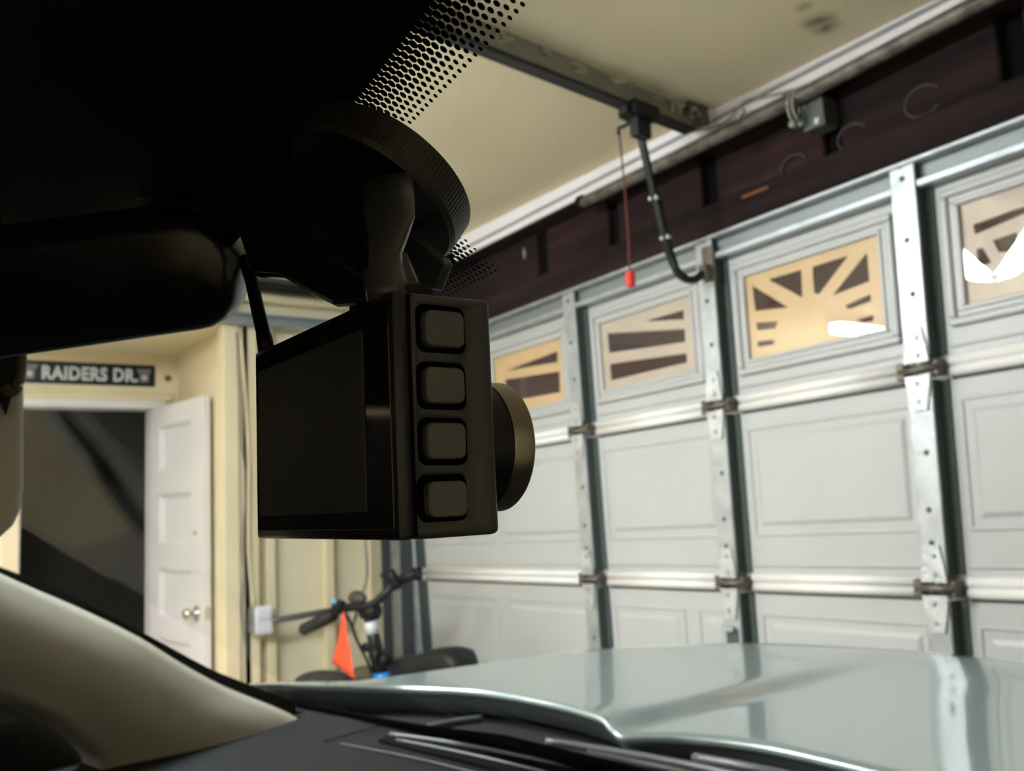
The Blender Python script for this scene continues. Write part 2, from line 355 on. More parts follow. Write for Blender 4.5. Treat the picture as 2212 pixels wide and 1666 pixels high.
H2 = holes([[(1235, 702), (1545, 610), (1548, 685)], [(952, 795), (1555, 760), (1560, 862), (965, 950)], [(970, 1035), (1568, 950), (1575, 1022), (980, 1165)]], Z3)
H1 = holes([[(145, 1092), (560, 935), (562, 1020)], [(150, 1160), (575, 1092), (582, 1258), (175, 1330)]], Z3)
H4 = holes([[(1485, 385), (1700, 305), (1800, 275), (1830, 300), (1495, 442)], [(1600, 475), (1740, 425), (1745, 540), (1630, 545)], [(1503, 528), (1540, 518), (1590, 605), (1512, 640)],
            [(1790, 400), (2000, 330), (2010, 470), (1800, 560)]], Z4)
def bbox_px(pts, Zf):
    P = [unwarp(aY(Zf[0][0] + x / Zf[1], Zf[0][1] + y / Zf[1], YI)) for x, y in pts]
    return P
O3 = bbox_px([(160, 685), (930, 450), (990, 1030), (195, 1160)], Z4)
O2 = bbox_px([(905, 712), (1605, 500), (1650, 1110), (925, 1245)], Z3)
def rc(P): return ((P[0][0] + P[3][0]) / 2, (P[1][0] + P[2][0]) / 2, (P[2][1] + P[3][1]) / 2, (P[0][1] + P[1][1]) / 2)
R3, R2 = rc(O3), rc(O2)
wz0, wz1 = (R3[2] + R2[2]) / 2, (R3[3] + R2[3]) / 2
wins = []
for i, (a, b2) in enumerate(fields):
    c = (a + b2) / 2; hw = (R3[1] - R3[0]) / 2
    if i == 3: r = (R3[0], R3[1], R3[2], R3[3])
    elif i == 2: r = (R2[0], R2[1], R2[2], R2[3])
    elif i == 1: r = (c - hw - 0.03, aY(1206, 780, YI)[0], wz0, wz1 - 0.005)
    elif i == 4: r = (aY(2073, 500, YI)[0], aY(2073, 500, YI)[0] + 2 * hw, wz0 + 0.01, wz1 + 0.01)
    else: r = (c - hw, c + hw, wz0, wz1)
    wins.append(r)
def curve_plate(name, rect, hs, y0, y1, m, parent):
    cu = bpy.data.curves.new(name, 'CURVE'); cu.dimensions = '2D'; cu.fill_mode = 'BOTH'; cu.extrude = (y1 - y0) / 2
    polys = [[(rect[0], rect[2]), (rect[1], rect[2]), (rect[1], rect[3]), (rect[0], rect[3])]] + hs
    for pl in polys:
        s = cu.splines.new('POLY'); s.points.add(len(pl) - 1); s.use_cyclic_u = True
        for p, q in zip(s.points, pl): p.co = (q[0], q[1], 0, 1)
    t = bpy.data.objects.new('t', cu); COL.objects.link(t)
    bpy.context.view_layer.update()
    me = bpy.data.meshes.new_from_object(t.evaluated_get(bpy.context.evaluated_depsgraph_get()))
    bpy.data.objects.remove(t)
    for v in me.vertices: v.co = Vector((v.co.x, (y0 + y1) / 2 - v.co.z, v.co.y))
    me.materials.clear(); me.materials.append(m)
    o = bpy.data.objects.new(name, me); COL.objects.link(o); o.parent = parent; return o
# sections
for k in range(4):
    z0, z1 = ZJ[k] + 0.004, ZJ[k + 1] - 0.004
    bm = B()
    if k < 3:
        box(bm, XJ[0], XJ[4], YSK, YSK + 0.03, z0, z1)
    else:                                                      # section with window openings
        zb0, zb1 = min(r[2] for r in wins) , max(r[3] for r in wins)
        box(bm, XJ[0], XJ[4], YSK, YSK + 0.03, z0, zb0); box(bm, XJ[0], XJ[4], YSK, YSK + 0.03, zb1, z1)
        xe = XJ[0]
        for r in wins: box(bm, xe, r[0], YSK, YSK + 0.03, zb0, zb1); xe = r[1]
        box(bm, xe, XJ[4], YSK, YSK + 0.03, zb0, zb1)
    sec = gobj('door_section', bm, K['door'])
    if k < 3:
        fl = fields if k != 1 else [fields[0], fields[1], (-2.575, -2.11), (-2.11, -1.89), fields[3], fields[4], fields[5]]
        for (a, b2) in fl:
            la = 0.075 if any(abs(a - x) < 0.03 for x in XJ) else 0.03
            lb = 0.045 if any(abs(b2 - x) < 0.03 for x in XJ) else 0.03
            a2, b3 = a + la, b2 - lb
            zt = z1 - (0.075 if k == 2 else 0.085); zl = z0 + 0.13
            bm = B(); ring(bm, a2, b3, zl, zt, 0.010, YSK - 0.004, YSK + 0.002, 0.002)
            gobj('panel_moulding', bm, K['door'], sec)
            gobj('raised_panel', frustum(B(), a2 + 0.028, b3 - 0.028, zl + 0.028, zt - 0.028, YSK + 0.001, 0.007, 0.014), K['door'], sec)
    # ribs along the section foot (double pinkish rail) for joints 1.07 and 1.608 (and the lower ones)
    zr = ZJ[k]
    if k > 0:
        for a, b2 in ((XJ[0], XJ[1]), (XJ[1], XJ[2]), (XJ[2], XJ[3]), (XJ[3], XJ[4])):
            a2, b3 = a + SW2 + 0.030, b2 - SW2 - 0.002
            bm = B()
            tube(bm, [(a2, YSK - 0.006, zr + 0.013), (b3, YSK - 0.006, zr + 0.013)], 0.0135, 10)
            tube(bm, [(a2, YSK - 0.006, zr - 0.013), (b3, YSK - 0.006, zr - 0.013)], 0.0135, 10)
            gobj('section_rail', bm, K['rail'], smooth=True)
            gobj('rail_shade', box(B(), a2, b3, YSK - 0.003, YSK + 0.001, zr - 0.034, zr - 0.026), K['galvdark'])  # dark strip painted in for the shade under each rail
            gobj('rail_lip', box(B(), a2, b3, YSK - 0.006, YSK + 0.002, zr + 0.045, zr + 0.052, 0.002, 1), K['door'])
# window frames, inserts and panes
for i, r in enumerate(wins):
    bm = B()
    ring(bm, r[0] - 0.045, r[1] + 0.045, r[2] - 0.04, r[3] + 0.045, 0.020, YSK - 0.016, YSK + 0.002, 0.005)
    ring(bm, r[0] - 0.025, r[1] + 0.025, r[2] - 0.020, r[3] + 0.025, 0.016, YSK - 0.008, YSK + 0.002, 0.003)
    ring(bm, r[0] - 0.011, r[1] + 0.011, r[2] - 0.006, r[3] + 0.011, 0.012, YSK - 0.013, YSK + 0.004, 0.003)
    wf = gobj('window_frame', bm, K['door'])
    hs = {0: [[(r[0] + .05, r[2] + .05), (r[1] - .05, r[2] + .05), (r[1] - .05, r[2] + .12)]], 1: H1, 2: H2, 3: H3, 4: H4,
          5: [[(r[0] + .05, r[2] + .05), (r[1] - .05, r[2] + .05), (r[0] + .05, r[2] + .12)]]}[i]
    ins = curve_plate('sunburst_insert', (r[0] + 0.0005, r[1] - 0.0005, r[2] + 0.0005, r[3] - 0.0005), hs, YSK - 0.001, YSK + 0.005, K['insertwhite'] if i in (2, 4) else K['insert'], wf); warp(ins)
    gobj('glass_pane', box(B(), r[0], r[1], YSK - 0.006, YSK - 0.003, r[2], r[3]), K['pane'], wf)
# top strut, stiles, hinges, bolts
bm = B()
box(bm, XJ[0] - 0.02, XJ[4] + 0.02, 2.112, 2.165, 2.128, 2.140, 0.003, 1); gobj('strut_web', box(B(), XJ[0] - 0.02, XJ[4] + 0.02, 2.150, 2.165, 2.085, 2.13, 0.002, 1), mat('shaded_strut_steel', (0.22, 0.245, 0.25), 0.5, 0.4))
box(bm, XJ[0] - 0.02, XJ[4] + 0.02, 2.128, 2.165, 2.066, 2.086, 0.003, 1)
gobj('top_strut', bm, K['galv'])
for i, x in enumerate(XJ):
    for k in range(4):
        z0, z1 = ZJ[k] + 0.03, ZJ[k + 1] - (0.03 if k < 3 else 0.0)
        hw = SW2 if 0 < i < 4 else 0.03
        bm = B(); box(bm, x - hw, x + hw, 2.122, 2.130, z0, z1 + (0.006 if k == 3 else 0), 0.002, 1)
        st = gobj('stile', bm, K['galv'])
        bm = B(); box(bm, x + hw - 0.004, x + hw - 0.001, 2.132, YSK, z0, z1); box(bm, x - hw + 0.001, x - hw + 0.004, 2.132, YSK, z0, z1)
        box(bm, x + hw - 0.004, x + hw + 0.020, YSK - 0.007, YSK + 0.001, z0, z1)
        gobj('stile_edge_shade', bm, K['galvdark'], st)  # dark colour carries the shade on stile returns and beside them
        if 0 < i < 4:
            for q in ((0.08, 0.0), (0.16, 0.0), (0.30, 0.006)) if k < 3 else ((0.30, 0.0), (0.46, 0.0), (0.495, -0.002), (0.16, 0.004)):
                cyl_b = B(); cyl(cyl_b, (x + q[1], 2.1210, z0 + q[0]), (0, 1, 0), 0.0075, 0.002, 12); gobj('screw_hole', cyl_b, K['galvdark'], st)
    for k in (1, 2, 3):
        z = ZJ[k]
        if not 0 < i < 4: continue
        bm = B()
        for sgn in (1, -1):     # leaf above and leaf below with clipped corners
            za, zb_ = z + sgn * 0.016, z + sgn * 0.105
            pts = [Vector((x - 0.034, 2.116, za)), Vector((x - 0.030, 2.116, z + sgn * 0.05)), Vector((x - 0.020, 2.116, zb_)), Vector((x + 0.020, 2.116, zb_)), Vector((x + 0.030, 2.116, z + sgn * 0.05)), Vector((x + 0.034, 2.116, za))]
            prism(bm, pts, (0, 0.004, 0))
        hg = gobj('hinge', bm, K['hinge'])
        gobj('hinge_pin', cyl(B(), (x - 0.052, 2.126, z), (1, 0, 0), 0.0095, 0.104, 12), K['roller'], hg, True)
        gobj('roller_bracket', box(B(), x - 0.060, x - 0.036, 2.120, 2.165, z - 0.022, z + 0.022, 0.003, 1), K['roller'], hg)
        gobj('roller_bracket', box(B(), x + 0.038, x + 0.052, 2.126, 2.165, z - 0.020, z + 0.018, 0.003, 1), K['roller'], hg)
        for dz in (0.035, 0.08, -0.035, -0.08):
            gobj('hinge_bolt', cyl(B(), (x + 0.004 * (1 if dz > 0 else -1), 2.1105, z + dz), (0, 1, 0), 0.006, 0.006, 6), K['galv'], hg)
# lock plate on second stile, lower section
x = XJ[2]; gobj('lock_plate', box(B(), x - 0.026, x + 0.022, 2.118, 2.129, 0.72, 0.935, 0.003, 1), K['galvdark'])
gobj('lock_hook', box(B(), x - 0.022, x + 0.014, 2.104, 2.120, 0.928, 0.945, 0.003, 1), K['hinge'])
# outside ground beyond the panes
struct('ground_outside', box(B(), -8, 4, 2.5, 10, -0.1, -0.02), K['asphalt'], 'dark driveway outside the garage door windows', 'ground')

# ================================================================== VERTICAL + HORIZONTAL DOOR TRACK (left)
tk = empty('door_track', 'grey steel track running beside the garage door and back along the wall', 'track')
xa, xb = aY(850, 1300, 2.12)[0], aY(893, 1300, 2.12)[0]
bm = B(); box(bm, xa, xa + 0.012, 2.06, 2.13, 0, 2.15); box(bm, xb - 0.010, xb, 2.06, 2.13, 0, 2.15); box(bm, xa, xb, 2.12, 2.132, 0, 2.15)
obj('upright_track', bm, K['trackdark'], tk)
obj('wall_angle', box(B(), xa + 0.02, xb - 0.03, 2.10, 2.118, 0, 2.15, 0.003, 1), K['greybox'], tk)
bm = B()
box(bm, -4.07, -4.05, 0.2, 1.95, 2.235, 2.285, 0.003, 1); box(bm, -4.05, -4.02, 0.2, 1.95, 2.277, 2.287, 0.003, 1); box(bm, -4.05, -4.02, 0.2, 1.95, 2.233, 2.243, 0.003, 1)
obj('horizontal_track', bm, mat('blue_grey_steel', (0.33, 0.38, 0.42), 0.45, 0.4, var=0.2, scale=9), tk)
cv = [(-4.045, 1.95 + 0.17 * math.sin(t), 2.26 - 0.17 * (1 - math.cos(t))) for t in [i * math.pi / 16 for i in range(9)]]
obj('curved_track', tube(B(), cv, 0.022, 8), K['galv'], tk, True)
sp = empty('door_spring', 'long dark extension spring stretched above the horizontal track', 'spring')
bm = B(); pts = []
for i in range(0, 560):
    t = i / 559; a = i * 0.9
    pts.append((-4.03 + 0.016 * math.cos(a), 1.05 + 0.75 * t, 2.425 - 0.01 * t + 0.020 * math.sin(a)))
obj('coil', tube(bm, pts, 0.006, 5), K['blackmetal'], sp, True)
obj('spring_core', tube(B(), [(-4.03, 0.9, 2.425), (-4.03, 1.95, 2.415)], 0.014, 8), K['blackmetal'], sp, True)
tag(obj('ledger_board', box(B(), -4.10, -4.03, 0.2, 2.1, 2.465, 2.533, 0.004), K['card']), 'grey brown ledger board where stud wall meets ceiling above the spring', 'board')

# ================================================================== STUD WALL FITTINGS
ob = empty('outlet_box', 'white electrical box screwed to the cream stud wall left of the handlebars', 'electrical box')
y0, y1 = aX(552, 1340, -4.03)[1], aX(590, 1340, -4.03)[1]; z1, z0 = aX(570, 1309, -4.03)[2], aX(570, 1371, -4.03)[2]
obj('cover_plate', box(B(), -4.045, -4.03, y0, y1, z0, z1, 0.006), K['box'], ob)
obj('back_box', box(B(), -4.10, -4.045, y0 - 0.012, y1 + 0.004, z0 + 0.01, z1 - 0.004, 0.004), K['greybox'], ob)
obj('cover_flap', box(B(), -4.031, -4.024, y0 + 0.008, y1 - 0.008, (z0 + z1) / 2 + 0.006, z1 - 0.012, 0.003), K['box'], ob)
pa = aX(598, 1340, -4.02); pb = aX(735, 1316, -4.02)
cb = tag(obj('conduit', tube(B(), [pa + Vector((0, -0.02, 0)), pa, pb], 0.015, 10), K['conduit'], None, True), 'grey conduit running from the white box behind the handlebars', 'conduit')
def wire(pxs, r, m, label, X=-4.07, name='cable'):
    return tag(obj(name, tube(B(), spline([aX(x, y, X) for x, y in pxs], 5), r, 6), m, None, True), label, 'cable')
wire([(510, 720), (516, 850), (520, 940), (530, 1050), (523, 1170), (527, 1240), (519, 1300), (524, 1345), (530, 1390)], 0.004, K['greybox'], 'thin grey cable wandering down beside the corner stud', -4.075)
wire([(520, 720), (530, 850), (537, 1000), (536, 1150), (540, 1240), (548, 1300)], 0.006, K['cream'], 'cream painted cable dropping straight into the white box', -4.07)
wire([(786, 1100), (790, 1175), (793, 1230), (790, 1260), (782, 1290), (790, 1330)], 0.008, K['greybox'], 'grey cable hanging down the stud wall above the handlebars', -4.05)

# ================================================================== DOORWAY, WHITE DOOR, SIGN
zt = 1.957
dc = empty('trim_3', 'white and cream casing around the open doorway', 'trim', kind='structure')
obj('head_casing', box(B(), XS, XS + 0.022, 0.53, 1.30, 1.950, 1.992, 0.004), K['white'], dc)
obj('cap_moulding', box(B(), XS, XS + 0.028, 0.50, 1.33, 1.992, 2.022, 0.006), K['cream'], dc)
obj('cap_moulding', box(B(), XS, XS + 0.016, 0.50, 1.335, 2.022, 2.045, 0.004), K['cream'], dc)
obj('side_casing', box(B(), XS, XS + 0.022, 0.53, 0.605, 0, 1.95, 0.004), K['cream'], dc)
obj('side_casing', box(B(), XS, XS + 0.02, 1.232, 1.30, 0, 1.95, 0.004), K['cream'], dc)
bm = B(); box(bm, XS - 0.11, XS - 0.0, 0.598, 0.612, 0, 1.957); box(bm, XS - 0.11, XS - 0.0, 1.222, 1.233, 0, 1.957); box(bm, XS - 0.11, XS, 0.6, 1.232, 1.947, 1.958)
obj('door_jamb', bm, K['white'], dc)
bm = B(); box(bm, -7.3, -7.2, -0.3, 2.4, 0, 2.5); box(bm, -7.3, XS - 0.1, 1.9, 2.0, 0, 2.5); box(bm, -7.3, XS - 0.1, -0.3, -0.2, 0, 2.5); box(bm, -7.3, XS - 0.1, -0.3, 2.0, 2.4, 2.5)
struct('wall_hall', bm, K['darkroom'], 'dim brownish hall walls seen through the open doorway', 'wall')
# black slab inside the hall, standing for shade in its upper corner
struct('wall_hall_shade', prism(B(), [Vector((-6.3, 1.899, 2.4)), Vector((-6.3, 0.9, 2.4)), Vector((-6.3, 1.30, 1.9)), Vector((-6.3, 1.899, 1.45))], (-0.05, 0, 0)), K['gap'], 'black slab standing for the shaded upper corner of the hall', 'wall')
dl = empty('door_2', 'open white five panel door with a chrome knob, swung against the return wall', 'door', kind='structure')
th = math.radians(7.5); hx0, hy0 = -5.05, 1.222; dv = Vector((math.cos(th), math.sin(th), 0)); nv = Vector((math.sin(th), -math.cos(th), 0))   # nv faces the camera
def leaf(u, t, z): p = Vector((hx0, hy0, 0)) + dv * u + nv * t; return Vector((p.x, p.y, z))
def lbox(bm, u0, u1, t0, t1, z0, z1):
    vs = [bm.verts.new(leaf(u, t, z)) for u in (u0, u1) for t in (t0, t1) for z in (z0, z1)]
    for f in ((0, 1, 3, 2), (4, 6, 7, 5), (0, 4, 5, 1), (2, 3, 7, 6), (0, 2, 6, 4), (1, 5, 7, 3)): bm.faces.new([vs[i] for i in f])
    bmesh.ops.recalc_face_normals(bm, faces=bm.faces[:]); return bm
LW = 0.65; ztop = 1.945
def leafz(px, py):      # height of a pixel on the leaf
    d = ray(px, py); o0 = Vector((hx0, hy0)); 
    # solve d.xy * s = o0 + dv*u
    det = d[0] * (-dv[1]) - d[1] * (-dv[0]); s = (o0[0] * (-dv[1]) - o0[1] * (-dv[0])) / det
    return CZ + d[2] * s, (Vector((d[0], d[1])) * s - o0).length
pz = [(leafz(380, 915)[0], leafz(380, 1014)[0]), (leafz(385, 1066)[0], leafz(385, 1177)[0]), (leafz(395, 1232)[0], leafz(395, 1340)[0]), (leafz(400, 1390)[0], leafz(400, 1390)[0] - 0.27), (leafz(400, 1390)[0] - 0.39, 0.12)]
u0p, u1p = 0.11, LW - 0.15
bm = B(); lbox(bm, 0, u0p, -0.035, 0, 0.01, ztop); lbox(bm, u1p, LW, -0.035, 0, 0.01, ztop)
prev = ztop
for a, b2 in pz: lbox(bm, u0p, u1p, -0.035, 0, a, prev); prev = b2
lbox(bm, u0p, u1p, -0.035, 0, 0.01, prev)
obj('leaf', bm, K['white'], dl)
for a, b2 in pz:
    bm = B(); lbox(bm, u0p, u1p, -0.032, -0.022, b2, a); obj('door_panel', bm, K['white'], dl)
    bm = B(); lbox(bm, u0p, u0p + 0.012, -0.022, -0.010, b2, a); lbox(bm, u1p - 0.012, u1p, -0.022, -0.010, b2, a); lbox(bm, u0p, u1p, -0.022, -0.010, a - 0.012, a); lbox(bm, u0p, u1p, -0.022, -0.010, b2, b2 + 0.012)
    obj('panel_bead', bm, K['white'], dl)
zk, uk = leafz(428, 1325)
bm = B(); p = leaf(LW - 0.075, 0, zk); lathe(bm, p, nv, [(0, 0.033), (0.006, 0.033), (0.010, 0.014), (0.030, 0.012), (0.038, 0.024), (0.052, 0.028), (0.064, 0.020), (0.066, 0.0)], 24)
kb = obj('door_knob', bm, K['chrome'], dl, True)
bm = B(); lbox(bm, LW - 0.001, LW + 0.003, -0.030, -0.006, zk - 0.03, zk + 0.03); obj('latch_plate', bm, K['chrome'], dl)
bm = B(); lathe(bm, leaf(LW - 0.075, -0.035, zk), -nv, [(0, 0.03), (0.005, 0.03), (0.01, 0.013), (0.025, 0.012), (0.032, 0.024), (0.045, 0.026), (0.055, 0.0)], 24)
obj('door_knob', bm, K['chrome'], dl, True)
bm = B(); p = leaf(LW - 0.09, 0, leafz(425, 1152)[0]); lathe(bm, p, nv, [(0, 0.014), (0.006, 0.012), (0.02, 0.006), (0.022, 0)], 12)
obj('coat_hook', bm, K['chrome'], dl, True)
# sign
sg = empty('street_sign', 'black street name sign with pale grey lettering above the doorway', 'sign')
sy0, sy1 = 0.575, 1.243; sz0, sz1 = 2.070, 2.186
obj('board', box(B(), XS, XS + 0.008, sy0, sy1, sz0, sz1, 0.002), K['signblack'], sg)
fc = bpy.data.curves.new('ft', 'FONT'); fc.body = 'RAIDERS DR.'; fc.size = 0.1; fc.extrude = 0.001; fc.offset = 0.0040; fc.resolution_u = 3; fc.space_character = 1.08
fo = bpy.data.objects.new('ft', fc); COL.objects.link(fo); bpy.context.view_layer.update()
me = bpy.data.meshes.new_from_object(fo.evaluated_get(bpy.context.evaluated_depsgraph_get())); bpy.data.objects.remove(fo)
mnx, mxx = min(v.co.x for v in me.vertices), max(v.co.x for v in me.vertices); mny, mxy = min(v.co.y for v in me.vertices), max(v.co.y for v in me.vertices)
ty0, ty1 = aX(90, 800, XS)[1], aX(297, 810, XS)[1]; tz0, tz1 = sz0 + 0.020, sz1 - 0.022
for v in me.vertices:
    v.co = Vector((XS + 0.0085 + v.co.z, ty0 + (v.co.x - mnx) / (mxx - mnx) * (ty1 - ty0), tz0 + (v.co.y - mny) / (mxy - mny) * (tz1 - tz0)))
me.materials.clear(); me.materials.append(K['signtext'])
lo = bpy.data.objects.new('lettering', me); COL.objects.link(lo); lo.parent = sg
for cxp in (63, 311):
    yc = aX(cxp, 806, XS)[1]; zc = (sz0 + sz1) / 2 + 0.002
    sh = [(-0.040, 0.036), (0.040, 0.036), (0.034, 0.018), (0.024, 0.010), (0.024, -0.034), (0, -0.040), (-0.024, -0.034), (-0.024, 0.010), (-0.034, 0.018)]
    em = obj('emblem', prism(B(), [Vector((XS + 0.008, yc + a, zc + b2)) for a, b2 in sh], (0.0015, 0, 0)), K['signemblem'], sg)
    st = [(0.020 * (1 if i % 2 == 0 else 0.42) * math.sin(i * math.pi / 5), 0.020 * (1 if i % 2 == 0 else 0.42) * math.cos(i * math.pi / 5) - 0.012) for i in range(10)]
    obj('star', prism(B(), [Vector((XS + 0.0095, yc + a, zc + b2)) for a, b2 in st], (0.001, 0, 0)), K['signtext'], em)
p = aX(376, 808, XS) 
tag(obj('wall_socket', box(B(), XS, XS + 0.02, 1.295, 1.325, 2.105, 2.135, 0.008), K['brownlump']), 'small brownish alarm contact in the wall corner right of the sign', 'sensor')
pp = [aX(14, 1205, XS + 0.08), aX(30, 1225, XS + 0.08)]
tag(obj('paper_notice', box(B(), XS + 0.0005, XS + 0.004, aX(2, 1200, XS)[1] - 0.08, aX(34, 1200, XS)[1], 1.05, 1.205, 0.001), K['box']), 'white paper sheet pinned on the cream wall left of the doorway', 'paper')

# ================================================================== GARAGE DOOR OPENER
op = empty('door_opener', 'ceiling garage door opener rail with black trolley and curved arm', 'garage door opener')
def aZr(x, y, z): return aZ(x, y, z)
r0, r1 = aZ(1474, 287, 2.455), aZ(999, 103, 2.455)
dr = (r1 - r0).normalized(); rN = dr.cross(Vector((0, 0, 1))).normalized()    # sideways
if rN.x < 0: rN = -rN
end = r0 + dr * 3.0
def railbox(bm, s0, s1, t0, t1, z0, z1):
    vs = [bm.verts.new(r0 + dr * s + rN * t + Vector((0, 0, z))) for s in (s0, s1) for t in (t0, t1) for z in (z0, z1)]
    for f in ((0, 1, 3, 2), (4, 6, 7, 5), (0, 4, 5, 1), (2, 3, 7, 6), (0, 2, 6, 4), (1, 5, 7, 3)): bm.faces.new([vs[i] for i in f])
    bmesh.ops.recalc_face_normals(bm, faces=bm.faces[:]); return bm
bm = B(); railbox(bm, -0.02, 3.0, -0.006, 0.03, 0, 0.014); railbox(bm, -0.02, 3.0, -0.006, 0.0, 0, 0.07)
obj('rail_lip', bm, K['raildark'], op)
bm = B(); railbox(bm, -0.03, 3.0, 0.0, 0.026, 0.014, 0.072); obj('rail', bm, K['card'], op)
bm = B(); railbox(bm, -0.05, 0.03, 0.03, 0.055, 0.045, 0.075); railbox(bm, -0.06, -0.02, -0.02, 0.06, 0.02, 0.075); obj('header_bracket', bm, K['roller'], op)
motor = B(); railbox(motor, 2.95, 3.35, -0.14, 0.16, -0.08, 0.07); obj('motor_housing', motor, K['greybox'], op)
bm = B()
rl = random.Random(3)
for (s, t) in [(0.5, 0.035), (0.62, 0.03), (0.75, 0.035), (0.88, 0.03), (1.0, 0.035), (0.02, 0.04), (0.05, 0.05), (0.10, 0.045), (0.16, 0.05), (0.30, 0.05), (0.34, 0.055), (0.38, 0.05), (0.0, 0.055), (-0.02, 0.05)]:
    pts = [r0 + dr * (s + rl.uniform(-0.03, 0.03)) + rN * (t + rl.uniform(-0.012, 0.008)) + Vector((0, 0, rl.uniform(0.03, 0.07))) for _ in range(5)]
    tube(bm, spline(pts, 4), 0.0035, 5)
tag(obj('cobweb_strands', bm, K['cob'], op), kind='stuff')  # strands are cobweb lint clinging to the rail
# trolley
ts = (aZ(1372, 248, 2.455) - r0).length
bm = B(); railbox(bm, ts - 0.055, ts + 0.055, -0.018, 0.045, -0.020, 0.02); railbox(bm, ts - 0.03, ts + 0.03, 0.0, 0.03, -0.075, -0.01); railbox(bm, ts + 0.02, ts + 0.075, 0.0, 0.03, -0.022, 0.0)
obj('trolley', bm, K['black'], op)
obj('release_lever', tube(B(), [aY(1366, 258, 1.84), aY(1350, 272, 1.84), aY(1336, 277, 1.84), aY(1337, 290, 1.84)], 0.006, 6), K['black'], op, True)
armpx = [(1376, 262, 1.86), (1390, 320, 1.885), (1412, 420, 1.93), (1437, 513, 1.97), (1450, 556, 1.995), (1462, 585, 2.01), (1480, 602, 2.035), (1500, 604, 2.06), (1515, 594, 2.085), (1520, 588, 2.10)]
AP = [aY(*a) for a in armpx]
obj('straight_arm', tube(B(), AP[:4], 0.014, 8, flat=0.6), K['blackmetal'], op, True)
obj('curved_arm', tube(B(), spline([AP[2] + Vector((0.006, 0, 0)), *AP[3:]], 5), 0.016, 8, flat=0.8), K['blackmetal'], op, True)
for q in ((1409, 430, 1.93), (1422, 427, 1.93), (1434, 516, 1.965), (1447, 512, 1.965)):
    obj('arm_bolt', cyl(B(), aY(*q) - Vector((0, 0.012, 0)), (0, 1, 0), 0.006, 0.012, 8), K['hinge'], op)
bq = aY(1521, 588, 2.10)
bm = B(); box(bm, bq.x - 0.012, bq.x + 0.020, 2.085, 2.128, bq.z - 0.022, bq.z + 0.022, 0.003, 1); box(bm, bq.x - 0.022, bq.x + 0.026, 2.118, 2.128, bq.z - 0.03, bq.z + 0.085, 0.003, 1)
obj('door_bracket', bm, K['roller'], op)
ct = aY(1337, 282, 1.84); cbm = aY(1361, 588, 1.84); cbm.x, cbm.y = ct.x * 0.5 + cbm.x * 0.5, 1.84
rc_ = empty('release_cord', 'thin dark red emergency cord with red handle hanging from the trolley', 'cord')
cp = [aY(1337, 282, 1.84), aY(1349, 400, 1.84), aY(1357, 510, 1.84), aY(1361, 588, 1.84)]
obj('cord', tube(B(), cp, 0.0028, 6), K['cord'], rc_, True)
hp = cp[-1]; bm = B()
for k in range(4): cyl(bm, hp - Vector((0, 0, 0.011 * (k + 1))), (0, 0, 1), 0.0150, 0.0095, 14, bev=0.002)
cyl(bm, hp - Vector((0, 0, 0.044)), (0, 0, 1), 0.010, 0.046, 12)
obj('handle', bm, K['redplastic'], rc_, True)
# header pipe with clamp and metal box
pi = empty('header_pipe', 'old black pipe clamped along the top of the dark header', 'pipe')
PX = [(-2.42, 2.435), (-2.0, 2.432), (-1.55, 2.430), (-1.1, 2.44), (-0.5, 2.452), (1.1, 2.47)]
PP = [Vector((x, 2.095, zs(x, z) - 0.0)) for x, z in PX]
obj('pipe', tube(B(), [p - Vector((0, 0, 0.006)) for p in spline(PP, 6)], 0.021, 14), K['pipe'], pi, True)
pe = PP[0]
obj('pipe_cap', tube(B(), [pe + Vector((-0.03, 0, 0)), pe + Vector((-0.02, 0, 0)), pe + Vector((0.0, 0, 0)), pe + Vector((0.012, 0, 0))], [0.016, 0.024, 0.024, 0.018], 14), K['woodred'], pi, True)
cc = aY(1717, 230, 2.09)
bm = B(); R_ = 0.030
for dx in (-0.008, 0.008):
    tube(bm, [Vector((cc.x + dx, 2.095 + R_ * math.cos(t) * 0.9, cc.z + R_ * 1.45 * math.sin(t))) for t in [i * 2 * math.pi / 20 for i in range(21)]], 0.0045, 6, caps=False)
cyl(bm, (cc.x - 0.006, 2.075, cc.z - 0.052), (0, 1, 0), 0.010, 0.02, 10)
obj('pipe_clamp', bm, K['card'], pi, True)
jb = aY(1770, 255, 2.15)
bm = B(); box(bm, jb.x - 0.035, jb.x + 0.035, 2.12, 2.19, jb.z - 0.035, jb.z + 0.05, 0.004); obj('junction_box', bm, mat('greenish_grey_box', (0.10, 0.115, 0.10), 0.5, 0.2, var=0.2), pi)
bm = B(); cyl(bm, (jb.x + 0.016, 2.112, jb.z - 0.022), (0, 1, 0), 0.009, 0.01, 10); obj('box_screw', bm, K['hinge'], pi); bm = B(); box(bm, jb.x - 0.062, jb.x - 0.03, 2.118, 2.128, jb.z - 0.012, jb.z - 0.002); obj('box_tab', bm, K['hinge'], pi)
tag(obj('coiled_cable', tube(B(), spline([aY(1485, 285, 2.09), aY(1560, 268, 2.09), aY(1606, 222, 2.09), aY(1640, 212, 2.09), aY(1690, 200, 2.09), aY(1740, 185, 2.09), aY(1800, 160, 2.09)], 6), 0.0035, 6), K['card'], None, True), 'thin pale grey cable strung along the white trim right of the opener rail', 'cable')
tag(obj('cup_hook', tube(B(), spline([aY(1600, 262, 2.09), aY(1602, 248, 2.08), aY(1610, 243, 2.07), aY(1606, 236, 2.08)], 4), 0.004, 6), K['chrome'], None, True), 'small brass coloured hook screwed into the white trim left of the pipe clamp', 'hook')

